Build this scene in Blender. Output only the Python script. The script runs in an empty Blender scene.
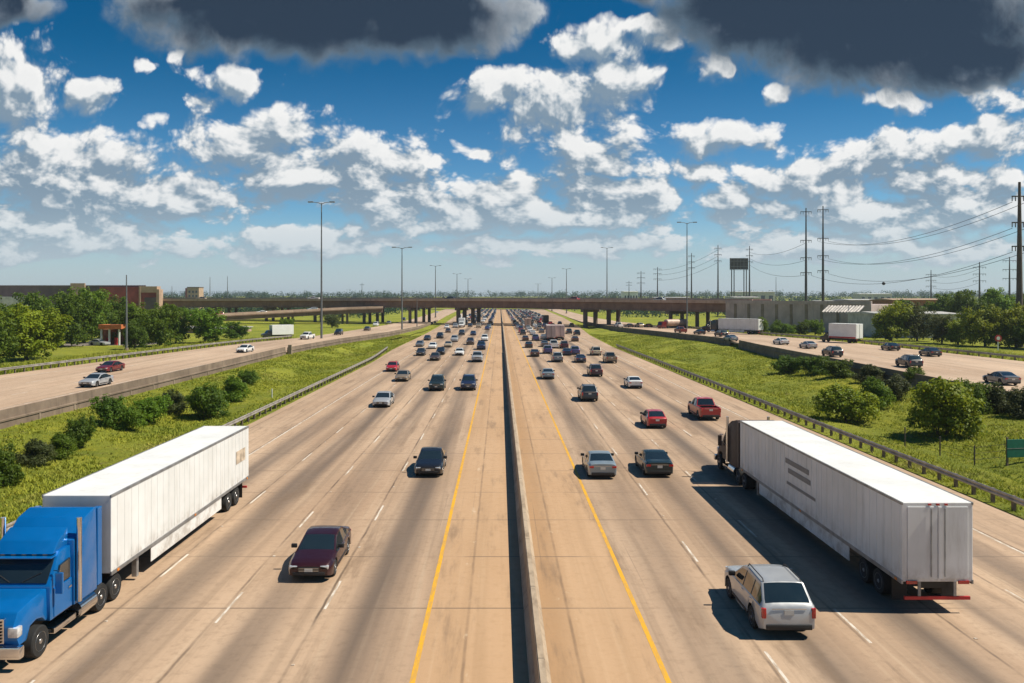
import bpy, bmesh, math, random
from mathutils import Vector, Matrix, noise as mnoise
random.seed(11)
R = math.radians
scene = bpy.context.scene
COL = scene.collection
PI = math.pi
CAM_H, FPX, VX, VY = 11.5, 820.0, 500.0, 299.0

def at(px, py, z=0.0):
    """ground point of a survey mark: where the line of sight meets height z"""
    k = (CAM_H - z) / (py - VY)
    return ((px - VX) * k, FPX * k)

def lerp(tab, y):
    if y <= tab[0][0]: return tab[0][1]
    for (a, va), (b, vb) in zip(tab, tab[1:]):
        if y <= b:
            t = (y - a) / (b - a)
            return va + (vb - va) * t
    return tab[-1][1]

# ------------------------------------------------------------------ materials
class NT:
    def __init__(s, tree): s.t = tree
    def node(s, typ, **kw):
        n = s.t.nodes.new(typ)
        for k, v in kw.items(): setattr(n, k, v)
        return n
    def put(s, sock, v):
        if isinstance(v, bpy.types.NodeSocket): s.t.links.new(v, sock)
        elif v is not None:
            if hasattr(sock.default_value, '__len__') and not hasattr(v, '__len__'): v = [v] * len(sock.default_value)
            if hasattr(v, '__len__') and len(v) == 3 and len(sock.default_value) == 4: v = (*v, 1)
            sock.default_value = v
    def m(s, op, a, b=None, c=None, clamp=False):
        n = s.node('ShaderNodeMath', operation=op, use_clamp=clamp)
        for i, v in enumerate((a, b, c)):
            if v is not None: s.put(n.inputs[i], v)
        return n.outputs[0]
    def sep(s, v):
        n = s.node('ShaderNodeSeparateXYZ'); s.put(n.inputs[0], v); return n.outputs
    def comb(s, x, y, z=0.0):
        n = s.node('ShaderNodeCombineXYZ')
        for i, v in enumerate((x, y, z)): s.put(n.inputs[i], v)
        return n.outputs[0]
    def noise(s, vec, scale=1.0, detail=3.0, rough=0.5, dist=0.0, out=0):
        n = s.node('ShaderNodeTexNoise'); s.put(n.inputs['Vector'], vec)
        n.inputs['Scale'].default_value = scale; n.inputs['Detail'].default_value = detail
        n.inputs['Roughness'].default_value = rough; n.inputs['Distortion'].default_value = dist
        return n.outputs[out]
    def ss(s, x, lo, hi, a=0.0, b=1.0):
        n = s.node('ShaderNodeMapRange', interpolation_type='SMOOTHSTEP')
        for i, v in enumerate((x, lo, hi, a, b)): s.put(n.inputs[i], v)
        return n.outputs[0]
    def lin(s, x, lo, hi, a=0.0, b=1.0):
        n = s.node('ShaderNodeMapRange')
        for i, v in enumerate((x, lo, hi, a, b)): s.put(n.inputs[i], v)
        return n.outputs[0]
    def mix(s, f, a, b, mode='MIX'):
        n = s.node('ShaderNodeMix', data_type='RGBA', blend_type=mode)
        s.put(n.inputs[0], f); s.put(n.inputs[6], a); s.put(n.inputs[7], b)
        return n.outputs[2]
    def bump(s, h, strength=0.3, dist=0.1):
        n = s.node('ShaderNodeBump'); s.put(n.inputs['Height'], h)
        n.inputs['Strength'].default_value = strength; n.inputs['Distance'].default_value = dist
        return n.outputs[0]
    def pos(s): return s.node('ShaderNodeNewGeometry').outputs['Position']
    def obj(s): return s.node('ShaderNodeTexCoord').outputs['Object']

MATS = {}
def new_mat(name):
    m = bpy.data.materials.new(name); m.use_nodes = True
    nt = m.node_tree; nt.nodes.clear(); n = NT(nt)
    out = n.node('ShaderNodeOutputMaterial'); p = n.node('ShaderNodeBsdfPrincipled')
    nt.links.new(p.outputs[0], out.inputs[0])
    return m, n, p, out

def simple(name, col, rough=0.6, metal=0.0, var=0.12, scale=3.0, coat=0.0, spec=0.5, bump=0.0, bscale=20):
    """a plain surface with worn, slightly uneven colour"""
    if name in MATS: return MATS[name]
    m, n, p, out = new_mat(name)
    o = n.obj()
    f = n.noise(o, scale, 4, 0.6)
    dark = tuple(c * (1 - var) for c in col); lite = tuple(min(1, c * (1 + var)) for c in col)
    n.put(p.inputs['Base Color'], n.mix(n.ss(f, 0.3, 0.7), dark, lite))
    n.put(p.inputs['Roughness'], n.lin(n.noise(o, scale * 4, 2), 0.3, 0.7, max(0.02, rough - 0.06), min(1, rough + 0.06)))
    p.inputs['Metallic'].default_value = metal
    p.inputs['Coat Weight'].default_value = coat
    p.inputs['Coat Roughness'].default_value = 0.05
    p.inputs['Specular IOR Level'].default_value = spec
    if bump: n.put(p.inputs['Normal'], n.bump(n.noise(o, bscale, 3), bump, 0.05))
    MATS[name] = m
    return m

def paint(name, col, metal=0.25):
    return simple('paint_' + name, col, 0.38, metal, 0.05, 1.2, coat=0.6)

PAINT = {
 'black': (0.012, 0.012, 0.014), 'charcoal': (0.035, 0.036, 0.04), 'dark green': (0.02, 0.032, 0.028), 'dark blue': (0.02, 0.03, 0.075),
 'dark wine': (0.035, 0.006, 0.008), 'maroon': (0.06, 0.013, 0.014), 'silver': (0.42, 0.43, 0.44), 'grey': (0.16, 0.165, 0.17), 'white': (0.75, 0.75, 0.73),
 'red': (0.4, 0.012, 0.016), 'beige': (0.42, 0.34, 0.23), 'tan': (0.27, 0.2, 0.13), 'brown': (0.08, 0.05, 0.035), 'dark teal': (0.015, 0.035, 0.042),
 'silver-blue': (0.25, 0.31, 0.35), 'blue-violet': (0.06, 0.05, 0.13), 'blue': (0.0, 0.15, 0.46), 'dark red': (0.17, 0.015, 0.015), 'dark brown': (0.018, 0.01, 0.009)}
def pm(c): return paint(c.replace(' ', '_'), PAINT[c], 0.1 if c in ('white', 'red', 'beige') else 0.35)

M_glass = simple('car_glass', (0.012, 0.02, 0.024), 0.06, 0.0, 0.1, 1, coat=0.5, spec=0.8)
M_tyre = simple('tyre_rubber', (0.014, 0.014, 0.014), 0.85)
M_rim = simple('wheel_metal', (0.45, 0.45, 0.46), 0.3, 0.9)
M_trim = simple('black_plastic', (0.016, 0.016, 0.017), 0.6)
M_head = simple('lamp_glass', (0.62, 0.64, 0.66), 0.12, 0.3, 0.2, 9, coat=1.0)
M_tail = simple('tail_lamp_red', (0.42, 0.008, 0.008), 0.2, 0, 0.25, 9, coat=0.8)
M_plate = simple('number_plate', (0.6, 0.6, 0.56), 0.5)
M_chrome = simple('chrome', (0.65, 0.65, 0.66), 0.14, 1.0, 0.05)
M_steel = simple('galvanised_steel', (0.3, 0.3, 0.3), 0.5, 0.6, 0.25, 2)
M_rail = simple('weathered_rail_steel', (0.36, 0.33, 0.29), 0.5, 0.5, 0.3, 1.2)
M_post = simple('treated_timber', (0.16, 0.12, 0.085), 0.85, 0, 0.3, 2)
M_pole = simple('grey_pole_steel', (0.17, 0.175, 0.18), 0.55, 0.4, 0.2, 0.6)
M_dpole = simple('dark_pole_steel', (0.075, 0.07, 0.068), 0.6, 0.3, 0.25, 0.4)
M_wood = simple('brown_utility_pole', (0.1, 0.075, 0.062), 0.8, 0, 0.3, 0.6)
M_wire = simple('wire', (0.03, 0.03, 0.032), 0.6)
M_white = simple('white_steel', (0.78, 0.78, 0.76), 0.45, 0, 0.05, 0.8)
def trailer_skin():
    m, n, p, out = new_mat('trailer_skin'); o = n.obj(); x, y, z = n.sep(o)
    g = n.noise(n.comb(n.m('MULTIPLY', x, 2.2), n.m('MULTIPLY', y, 2.2), n.m('MULTIPLY', z, .25)), 1, 5, .65); h = n.noise(o, .5, 4, .6)
    c = n.mix(n.ss(h, .3, .7), (.68, .68, .66), (.78, .78, .77))
    c = n.mix(n.ss(g, .5, .78, 0, .4), c, (.4, .36, .31))
    c = n.mix(n.m('MULTIPLY', n.ss(z, 1.1, 1.9, .55, 0), n.ss(n.noise(o, 1.4, 5, .7), .4, .65)), c, (.3, .25, .2))
    n.put(p.inputs['Base Color'], c); n.put(p.inputs['Roughness'], n.lin(g, .3, .7, .3, .55))
    n.put(p.inputs['Normal'], n.bump(h, .12, .05))
    return m
M_skin = trailer_skin()
M_amber = simple('amber_marker', (.7, .22, .02), .3)
M_grey = simple('grey_steel', (0.22, 0.22, 0.22), 0.55, 0.2)
M_black = simple('black_steel', (0.02, 0.02, 0.02), 0.5, 0.2)
M_gsign = simple('sign_green', (0.01, 0.13, 0.085), 0.5)
M_orange = simple('orange_fascia', (0.55, 0.17, 0.06), 0.6)
M_redsign = simple('sign_red', (0.5, 0.03, 0.03), 0.5)

def leafy(name, a, b, yellow):
    m, n, p, out = new_mat(name)
    o = n.obj(); oi = n.node('ShaderNodeObjectInfo').outputs['Random']
    f = n.noise(o, 0.55, 3, 0.6); g = n.noise(o, 3.5, 2)
    c = n.mix(n.ss(f, 0.32, 0.68), a, b)
    c = n.mix(n.ss(g, 0.55, 0.75, 0, 0.55), c, yellow)
    hs = n.node('ShaderNodeHueSaturation'); n.put(hs.inputs['Color'], c)
    n.put(hs.inputs['Value'], n.lin(oi, 0, 1, 0.8, 1.2)); n.put(hs.inputs['Hue'], n.lin(oi, 0, 1, 0.49, 0.51))
    n.put(p.inputs['Base Color'], hs.outputs[0])
    p.inputs['Roughness'].default_value = 0.55; p.inputs['Specular IOR Level'].default_value = 0.25
    tr = n.node('ShaderNodeBsdfTranslucent'); n.put(tr.inputs[0], n.mix(0.5, hs.outputs[0], yellow))
    mx = n.node('ShaderNodeMixShader'); mx.inputs[0].default_value = 0.42
    m.node_tree.links.new(p.outputs[0], mx.inputs[1]); m.node_tree.links.new(tr.outputs[0], mx.inputs[2])
    m.node_tree.links.new(mx.outputs[0], out.inputs[0])
    return m
M_leaf = leafy('leaf_green', (0.075, 0.145, 0.01), (0.135, 0.225, 0.014), (0.24, 0.29, 0.018))
M_leafd = leafy('leaf_dark_green', (0.055, 0.105, 0.01), (0.1, 0.17, 0.013), (0.19, 0.23, 0.018))
M_leafy = leafy('leaf_yellow_green', (0.14, 0.2, 0.01), (0.23, 0.28, 0.014), (0.36, 0.34, 0.02))
M_leafo = leafy('leaf_olive', (0.06, 0.085, 0.025), (0.1, 0.12, 0.035), (0.16, 0.15, 0.05))
M_bark = simple('bark', (0.11, 0.085, 0.065), 0.9, 0, 0.35, 3)

def concrete_mat(name, a, b, rough=0.85, streak=True, seam=0):
    m, n, p, out = new_mat(name)
    P = n.pos(); x, y, z = n.sep(P)
    f = n.noise(P, 0.35, 5, 0.6); g = n.noise(n.comb(n.m('MULTIPLY', x, 1.5), n.m('MULTIPLY', y, 1.5), n.m('MULTIPLY', z, 0.12)), 1.0, 4, 0.65)
    c = n.mix(n.ss(f, 0.3, 0.7), a, b)
    if streak: c = n.mix(n.ss(g, 0.5, 0.75, 0, 0.55), c, tuple(v * 0.55 for v in a))
    if seam:
        sm = n.m('ABSOLUTE', n.m('SUBTRACT', n.m('FRACT', n.m('DIVIDE', y, seam)), 0.5))
        c = n.mix(n.ss(sm, 0.494, 0.498, 0, 0.85), c, (0.05, 0.036, 0.026))
        c = n.mix(n.ss(n.noise(n.comb(x, n.m('MULTIPLY', y, 0.4), z), 1.1, 5, 0.7), 0.5, 0.68, 0, 0.6), c, (0.16, 0.11, 0.07))
    n.put(p.inputs['Base Color'], c); p.inputs['Roughness'].default_value = rough
    n.put(p.inputs['Normal'], n.bump(n.noise(P, 6, 4), 0.25, 0.05))
    return m
M_wallb = concrete_mat('side_wall_concrete', (0.15, 0.108, 0.078), (0.24, 0.178, 0.13))
M_conc = concrete_mat('barrier_concrete', (0.3, 0.225, 0.155), (0.42, 0.33, 0.235), seam=6.0)
M_wallc = concrete_mat('wall_concrete', (0.2, 0.15, 0.11), (0.32, 0.25, 0.185))
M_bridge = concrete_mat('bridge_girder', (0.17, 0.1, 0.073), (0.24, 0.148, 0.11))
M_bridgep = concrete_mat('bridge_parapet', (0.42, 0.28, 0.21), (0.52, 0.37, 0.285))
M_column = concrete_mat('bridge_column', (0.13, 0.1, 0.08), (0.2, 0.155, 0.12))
M_panel = concrete_mat('panel_concrete', (0.42, 0.33, 0.31), (0.55, 0.44, 0.42))

def road_mat(name, main=True, tint=(1, 1, 1)):
    m, n, p, out = new_mat(name)
    P = n.pos(); x, y, z = n.sep(P)
    base_a = tuple(c * t for c, t in zip((0.36, 0.238, 0.15), tint)); base_b = tuple(c * t for c, t in zip((0.5, 0.352, 0.235), tint))
    big = n.noise(n.comb(n.m('MULTIPLY', x, 0.12), n.m('MULTIPLY', y, 0.03)), 1, 4, 0.6)
    c = n.mix(n.ss(big, 0.3, 0.7), base_a, base_b)
    st = n.noise(n.comb(n.m('MULTIPLY', x, 1.3), n.m('MULTIPLY', y, 0.02)), 1, 5, 0.6)
    c = n.mix(n.ss(st, 0.45, 0.72, 0, 0.55), c, (0.19, 0.13, 0.083))
    st2 = n.noise(n.comb(n.m('MULTIPLY', x, 3.2), n.m('MULTIPLY', y, 0.05)), 1, 3, 0.6)
    c = n.mix(n.ss(st2, 0.52, 0.75, 0, 0.4), c, (0.55, 0.41, 0.28))
    sp = n.noise(P, 2.4, 6, 0.7)
    c = n.mix(n.ss(sp, 0.46, 0.72, 0, 0.38), c, (0.2, 0.135, 0.085))
    # slab tone: every poured slab is a shade of its own
    wn = n.node('ShaderNodeTexWhiteNoise', noise_dimensions='2D')
    n.put(wn.inputs['Vector'], n.comb(n.m('FLOOR', n.m('DIVIDE', n.m('ADD', x, 2.63), 3.72)), n.m('FLOOR', n.m('DIVIDE', y, 18.3))))
    c = n.mix(n.m('MULTIPLY', wn.outputs[0], 0.16), c, (0.24, 0.18, 0.125))
    if main:
        # oil and rubber bands that drips leave along the middle of each lane, wavering and uneven
        wob = n.m('MULTIPLY', n.m('SUBTRACT', n.noise(n.comb(0.0, n.m('MULTIPLY', y, 0.05)), 1, 2), 0.5), 0.5)
        def bands(x0, w, lo, hi):
            t = n.m('FRACT', n.m('DIVIDE', n.m('SUBTRACT', n.m('ADD', x, wob), x0), w))
            d = n.m('ABSOLUTE', n.m('SUBTRACT', t, 0.5))
            g = n.ss(d, 0.06, 0.36, 1, 0)
            msk = n.m('MULTIPLY', n.ss(x, lo, lo + 0.6), n.ss(x, hi - 0.6, hi, 1, 0))
            return n.m('MULTIPLY', g, msk)
        b = n.m('ADD', bands(-18.4, 3.94, -18.6, -2.7), bands(5.06, 3.72, 5.0, 23.8))
        amt = n.ss(n.noise(n.comb(n.m('MULTIPLY', x, 0.35), n.m('MULTIPLY', y, 0.012)), 1, 3), 0.35, 0.65, 0.2, 1.0)
        c = n.mix(n.m('MULTIPLY', n.m('MULTIPLY', b, amt), 0.9), c, (0.1, 0.073, 0.055))
        # grime that collects beside the median barrier
        edge = n.m('MULTIPLY', n.m('SUBTRACT', n.noise(n.comb(n.m('MULTIPLY', x, 0.8), n.m('MULTIPLY', y, 0.15)), 1, 5, 0.65), 0.5), 1.3)
        d2 = n.m('ABSOLUTE', n.m('SUBTRACT', n.m('ADD', x, edge), 1.6))
        c = n.mix(n.ss(d2, 0.3, 1.5, 0.75, 0), c, (0.14, 0.088, 0.05))
        # warmer, less worn shoulders next to the median
        sh = n.m('MULTIPLY', n.ss(x, -2.75, -2.45), n.ss(x, 4.85, 5.15, 1, 0))
        c = n.mix(n.m('MULTIPLY', sh, 0.5), c, (0.48, 0.285, 0.135))
        # skid marks
        sk = n.noise(n.comb(n.m('MULTIPLY', x, 7.0), n.m('MULTIPLY', y, 0.035)), 1, 1)
        c = n.mix(n.m('MULTIPLY', n.ss(sk, 0.7, 0.78, 0, 0.5), n.ss(big, 0.4, 0.6)), c, (0.09, 0.07, 0.055))
        # sawn longitudinal joints
        for x0 in (-22.2, -18.62, -14.16, -10.25, -6.62, -1.15, 2.5, 8.5, 12.25, 15.95, 19.85, 23.8):
            w = n.m('ABSOLUTE', n.m('SUBTRACT', n.m('ADD', x, n.m('MULTIPLY', n.m('SUBTRACT', n.noise(n.comb(0.0, y, x0), 0.8, 3), 0.5), 0.09)), x0))
            jw = n.m('MULTIPLY', n.ss(w, 0.015, 0.085, 1, 0), n.ss(n.noise(n.comb(x0, n.m('MULTIPLY', y, 0.22)), 1, 4, 0.65), 0.34, 0.66, 0.12, 0.85 if x0 not in (-1.15, 2.5) else 0.5))
            c = n.mix(jw, c, (0.085, 0.056, 0.036))
        # spalled patches and pale crumbs along the shoulder joints
        for x0 in (-1.3, 2.55):
            w2 = n.m('ABSOLUTE', n.m('SUBTRACT', x, x0)); pk = n.noise(n.comb(n.m('MULTIPLY', x, 1.6), n.m('MULTIPLY', y, 0.55)), 1, 5, 0.7)
            c = n.mix(n.m('MULTIPLY', n.ss(w2, 0.1, 0.55, 1, 0), n.ss(pk, 0.6, 0.7, 0, 0.6)), c, (0.6, 0.47, 0.33))
        dk = n.noise(n.comb(n.m('MULTIPLY', x, 0.7), n.m('MULTIPLY', y, 0.09)), 1, 6, 0.68)
        c = n.mix(n.ss(dk, 0.52, 0.7, 0, 0.6), c, (0.16, 0.105, 0.064))
    # transverse joints, dark filler partly worn away
    ty = n.m('ABSOLUTE', n.m('SUBTRACT', n.m('FRACT', n.m('DIVIDE', y, 6.1)), 0.5))
    vis = n.ss(n.noise(n.comb(n.m('MULTIPLY', x, 0.15), n.m('FLOOR', n.m('ADD', n.m('DIVIDE', y, 6.1), 0.5))), 1.3, 2), 0.36, 0.6, 0.12, 0.75)
    c = n.mix(n.m('MULTIPLY', n.ss(ty, 0.489, 0.495), vis), c, (0.12, 0.085, 0.058))
    n.put(p.inputs['Base Color'], c)
    n.put(p.inputs['Roughness'], n.lin(sp, 0.3, 0.7, 0.62, 0.85))
    n.put(p.inputs['Normal'], n.bump(n.noise(P, 9, 5, 0.7), 0.2, 0.03))
    return m
M_road = road_mat('worn_concrete_road')
M_road2 = road_mat('pale_concrete_road', False, (1.12, 1.16, 1.22))

def grass_mat(name='grass_ground'):
    m, n, p, out = new_mat(name)
    P = n.pos()
    x, y, z = n.sep(P)
    f = n.noise(P, 0.09, 5, 0.65); g = n.noise(P, 0.8, 5, 0.7); h = n.noise(P, 0.03, 3)
    c = n.mix(n.ss(f, 0.35, 0.65), (0.165, 0.2, 0.024), (0.27, 0.285, 0.034))
    c = n.mix(n.ss(g, 0.48, 0.72, 0, 0.7), c, (0.33, 0.31, 0.025))
    c = n.mix(n.ss(n.noise(P, 0.35, 6, 0.75), 0.56, 0.7, 0, 0.75), c, (0.24, 0.18, 0.08))
    c = n.mix(n.ss(h, 0.55, 0.7, 0, 0.55), c, (0.36, 0.33, 0.03))
    n.put(p.inputs['Base Color'], c); p.inputs['Roughness'].default_value = 0.95; p.inputs['Specular IOR Level'].default_value = 0.15
    n.put(p.inputs['Normal'], n.bump(n.noise(P, 2.2, 6, 0.75), 1.0, 0.5))
    return m
M_grass = grass_mat()
def blade_mat():
    m, n, p, out = new_mat('grass_blades')
    P = n.pos()
    f = n.noise(P, 0.12, 4, 0.6); g = n.noise(P, 1.7, 3, 0.6)
    c = n.mix(n.ss(f, 0.35, 0.65), (0.19, 0.235, 0.024), (0.31, 0.33, 0.034))
    c = n.mix(n.ss(g, 0.5, 0.72, 0, 0.75), c, (0.42, 0.38, 0.03))
    c = n.mix(n.ss(n.noise(P, 0.055, 5, 0.7), 0.54, 0.68, 0, 0.65), c, (0.4, 0.34, 0.1))
    n.put(p.inputs['Base Color'], c); p.inputs['Roughness'].default_value = 0.7; p.inputs['Specular IOR Level'].default_value = 0.2
    tr = n.node('ShaderNodeBsdfTranslucent'); n.put(tr.inputs[0], c)
    mx = n.node('ShaderNodeMixShader'); mx.inputs[0].default_value = 0.3
    m.node_tree.links.new(p.outputs[0], mx.inputs[1]); m.node_tree.links.new(tr.outputs[0], mx.inputs[2])
    m.node_tree.links.new(mx.outputs[0], out.inputs[0])
    return m
M_blade = blade_mat()
def worn_paint(name, col, under, wear=.8):
    m, n, p, out = new_mat(name); P = n.pos(); x, y, z = n.sep(P)
    w = n.noise(n.comb(n.m('MULTIPLY', x, 6), n.m('MULTIPLY', y, 1.1)), 1, 6, .7); g = n.noise(n.comb(0.0, n.m('MULTIPLY', y, .12)), 1, 3)
    c = n.mix(n.ss(n.m('ADD', w, n.m('MULTIPLY', g, .35)), .6, .78, 0, wear), col, under)
    n.put(p.inputs['Base Color'], c); p.inputs['Roughness'].default_value = .75
    return m
M_yellow = worn_paint('yellow_line_paint', (0.66, 0.34, 0.01), (0.4, 0.24, 0.08), .6)
M_wline = worn_paint('white_line_paint', (0.62, 0.56, 0.48), (0.34, 0.25, 0.17))

# ------------------------------------------------------------------ mesh builder
class MB:
    def __init__(s): s.v = []; s.f = []; s.mi = []; s.mats = []
    def mat(s, m):
        if m not in s.mats: s.mats.append(m)
        return s.mats.index(m)
    def add(s, vs, fs, m):
        o = len(s.v); k = s.mat(m)
        s.v += [tuple(v) for v in vs]
        for f in fs: s.f.append(tuple(i + o for i in f)); s.mi.append(k)
    def box(s, x0, x1, y0, y1, z0, z1, m, b=0.0):
        if b <= 0:
            vs = [(x0,y0,z0),(x1,y0,z0),(x1,y1,z0),(x0,y1,z0),(x0,y0,z1),(x1,y0,z1),(x1,y1,z1),(x0,y1,z1)]
            s.add(vs, [(0,3,2,1),(4,5,6,7),(0,1,5,4),(1,2,6,5),(2,3,7,6),(3,0,4,7)], m)
        else:
            bm = bmesh.new(); bmesh.ops.create_cube(bm, size=1)
            for v in bm.verts: v.co = Vector(((x0+x1)/2 + v.co.x*(x1-x0), (y0+y1)/2 + v.co.y*(y1-y0), (z0+z1)/2 + v.co.z*(z1-z0)))
            bmesh.ops.bevel(bm, geom=bm.edges[:], offset=b, segments=2, affect='EDGES', profile=0.6)
            s.bm(bm, m)
    def bm(s, bm, m):
        bm.verts.ensure_lookup_table(); bm.verts.index_update()
        s.add([v.co[:] for v in bm.verts], [[v.index for v in f.verts] for f in bm.faces], m); bm.free()
    def prism(s, prof, x0, x1, m, taper=None, b=0.0):
        """side outline [(y, z)] swept across x; taper(z) narrows it"""
        n = len(prof); bm = bmesh.new()
        A = []; B = []
        for y, z in prof:
            k = taper(y, z) if taper else 1.0; c = (x0+x1)/2; h = (x1-x0)/2*k
            A.append(bm.verts.new((c-h, y, z))); B.append(bm.verts.new((c+h, y, z)))
        bm.faces.new(A); bm.faces.new(B[::-1])
        for i in range(n): bm.faces.new((A[i], B[i], B[(i+1) % n], A[(i+1) % n]))
        bmesh.ops.recalc_face_normals(bm, faces=bm.faces[:])
        if b: bmesh.ops.bevel(bm, geom=bm.edges[:], offset=b, segments=2, affect='EDGES', profile=0.6, clamp_overlap=True)
        s.bm(bm, m)
    def tube(s, pts, rad, m, n=8, caps=True):
        pts = [Vector(p) for p in pts]
        if not hasattr(rad, '__len__'): rad = [rad] * len(pts)
        rings = []; up = None
        for i, p in enumerate(pts):
            d = (pts[min(i+1, len(pts)-1)] - pts[max(i-1, 0)]).normalized()
            if up is None: up = Vector((0,0,1)) if abs(d.z) < 0.9 else Vector((1,0,0))
            a = d.cross(up).normalized(); c = a.cross(d).normalized()
            rings.append([p + (a*math.cos(2*PI*k/n) + c*math.sin(2*PI*k/n)) * rad[i] for k in range(n)])
        vs = [v for r in rings for v in r]; fs = []
        for i in range(len(pts)-1):
            for k in range(n): fs.append((i*n+k, i*n+(k+1) % n, (i+1)*n+(k+1) % n, (i+1)*n+k))
        if caps: fs += [tuple(range(n))[::-1], tuple((len(pts)-1)*n+k for k in range(n))]
        s.add(vs, fs, m)
    def lathe_x(s, prof, m, n=20, c=(0,0,0)):
        """profile [(x, r)] turned about the x axis"""
        vs = []; fs = []
        for x, r in prof:
            for k in range(n): vs.append((c[0]+x, c[1]+r*math.cos(2*PI*k/n), c[2]+r*math.sin(2*PI*k/n)))
        for i in range(len(prof)-1):
            for k in range(n): fs.append((i*n+k, i*n+(k+1) % n, (i+1)*n+(k+1) % n, (i+1)*n+k))
        fs += [tuple(range(n)), tuple((len(prof)-1)*n+k for k in range(n))[::-1]]
        s.add(vs, fs, m)
    def mesh(s, name, angle=None, fix=True):
        me = bpy.data.meshes.new(name)
        me.from_pydata(s.v, [], s.f)
        for m in s.mats: me.materials.append(m)
        me.polygons.foreach_set('material_index', s.mi)
        if fix:
            bm = bmesh.new(); bm.from_mesh(me)
            bmesh.ops.recalc_face_normals(bm, faces=bm.faces[:]); bm.to_mesh(me); bm.free()
        if angle:
            me.polygons.foreach_set('use_smooth', [True]*len(me.polygons)); me.set_sharp_from_angle(angle=R(angle))
        me.update()
        return me
    def build(s, name, parent=None, angle=None, loc=(0,0,0), fix=True):
        return link(name, s.mesh(name, angle, fix), parent, loc)

def link(name, me, parent=None, loc=(0,0,0)):
    o = bpy.data.objects.new(name, me); COL.objects.link(o)
    o.location = loc; o.parent = parent
    return o
def tag(o, label=None, cat=None, group=None, kind=None):
    if label: o['label'] = label
    if cat: o['category'] = cat
    if group: o['group'] = group
    if kind: o['kind'] = kind
    return o
def empty(name, loc, label, cat, group=None, rz=0.0):
    o = bpy.data.objects.new(name, None); COL.objects.link(o)
    o.location = loc; o.rotation_euler.z = rz; o.empty_display_size = 0.3
    return tag(o, label, cat, group)
def copy_tree(o, parent=None):
    c = o.copy(); COL.objects.link(c); c.parent = parent
    for ch in list(o.children): copy_tree(ch, c)
    return c
# ------------------------------------------------------------------ lay of the land (x as a function of y)
PAV_L = [(-60, -22.7), (150, -23.2), (185, -24.4), (270, -24.6), (400, -26.5), (542, -30), (900, -34), (3000, -40)]
PAV_R = [(-60, 27.3), (150, 27.2), (195, 27.0), (260, 28.5), (333, 32.5), (500, 39), (900, 48), (3000, 50)]
IN_L = [(-60, -41.3), (160, -41.3), (200, -39), (250, -33.6), (310, -31), (400, -31.5), (542, -36), (900, -44), (3000, -60)]
OUT_L = [(-60, -72), (108, -65.7), (193, -57.6), (225, -52), (300, -49.5), (400, -48), (542, -51), (900, -60), (3000, -75)]
IN_R = [(-60, 48), (77, 49.2), (160, 51), (185, 52.5), (293, 41.5), (400, 39.5), (500, 42), (900, 52), (3000, 60)]
OUT_R = [(-60, 80), (126, 80.6), (176, 77.8), (220, 72.5), (297, 67), (400, 58), (500, 57), (900, 66), (3000, 75)]
ZR_L = [(-60, 1.5), (170, 1.5), (330, 0.5), (500, 0.2), (3000, 0.2)]
ZR_R = [(-60, 1.9), (190, 1.9), (330, 0.7), (500, 0.2), (3000, 0.2)]
ZB_L = [(-60, 0.8), (170, 0.8), (240, 0.1), (330, -0.1), (3000, -0.1)]
ZB_R = [(-60, 0.7), (150, 0.7), (200, 0.9), (300, 0.0), (3000, -0.1)]

def profile(y):
    pl, pr, il, ol, ir, orr = (lerp(t, y) for t in (PAV_L, PAV_R, IN_L, OUT_L, IN_R, OUT_R))
    zl, zr, bl, br = lerp(ZR_L, y), lerp(ZR_R, y), lerp(ZB_L, y), lerp(ZB_R, y)
    dl = pl + (il - pl) * 0.38; dr = pr + (ir - pr) * 0.35
    depth = -0.75 if y < 250 else -0.4
    return [(-5000, 1), (-2500, 1), (-1200, 1), (-500, 1), (-220, 1), (-120, 1.0), (ol - 9, zl - 0.35), (ol - 1.6, zl - 0.2), (ol + 1, zl - 0.5),
            (il - 0.8, zl - 0.5), (il + 0.1, bl), (il + 4, bl - 0.1), (dl - 3, depth * 0.5), (dl, depth), (dl + 2.5, depth * 0.6), (pl - 1.1, -0.12), (pl - 0.3, -0.1), (pl + 0.8, -0.35),
            (0, -0.35), (pr - 0.8, -0.35), (pr + 0.3, -0.1), (pr + 1.2, -0.12), (dr - 2, depth * 0.6), (dr, depth), (dr + 3, depth * 0.4), (ir - 4, br - 0.15), (ir - 0.1, br),
            (ir + 0.8, zr - 0.5), (orr - 1, zr - 0.5), (orr + 1.6, zr - 0.2), (orr + 9, zr - 0.3), (140, 1.2), (240, 1), (500, 1), (1200, 1), (2500, 1), (5000, 1)]
def gz(x, y):
    p = profile(y)
    for (a, za), (b, zb) in zip(p, p[1:]):
        if x <= b: return za + (zb - za) * (x - a) / max(1e-6, b - a)
    return 1.0

def strip_rows():
    ys = [-60 + 4 * i for i in range(0, 110)] + [380 + 12 * i for i in range(45)] + [930 + 90 * i for i in range(24)] + [3200, 4000, 5500, 8000]
    return ys
ROWS = strip_rows()

def sheet(name, mat, rows, fn, loc=(0, 0, 0)):
    """fn(y) -> list of (x, z)"""
    mb = MB(); vs = []; fs = []; n = None
    for y in rows:
        r = fn(y); n = len(r)
        vs += [(x, y, z) for x, z in r]
    for i in range(len(rows) - 1):
        for k in range(n - 1): fs.append((i*n+k, i*n+k+1, (i+1)*n+k+1, (i+1)*n+k))
    mb.add(vs, fs, mat)
    return mb.build(name, angle=50, fix=False)

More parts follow.
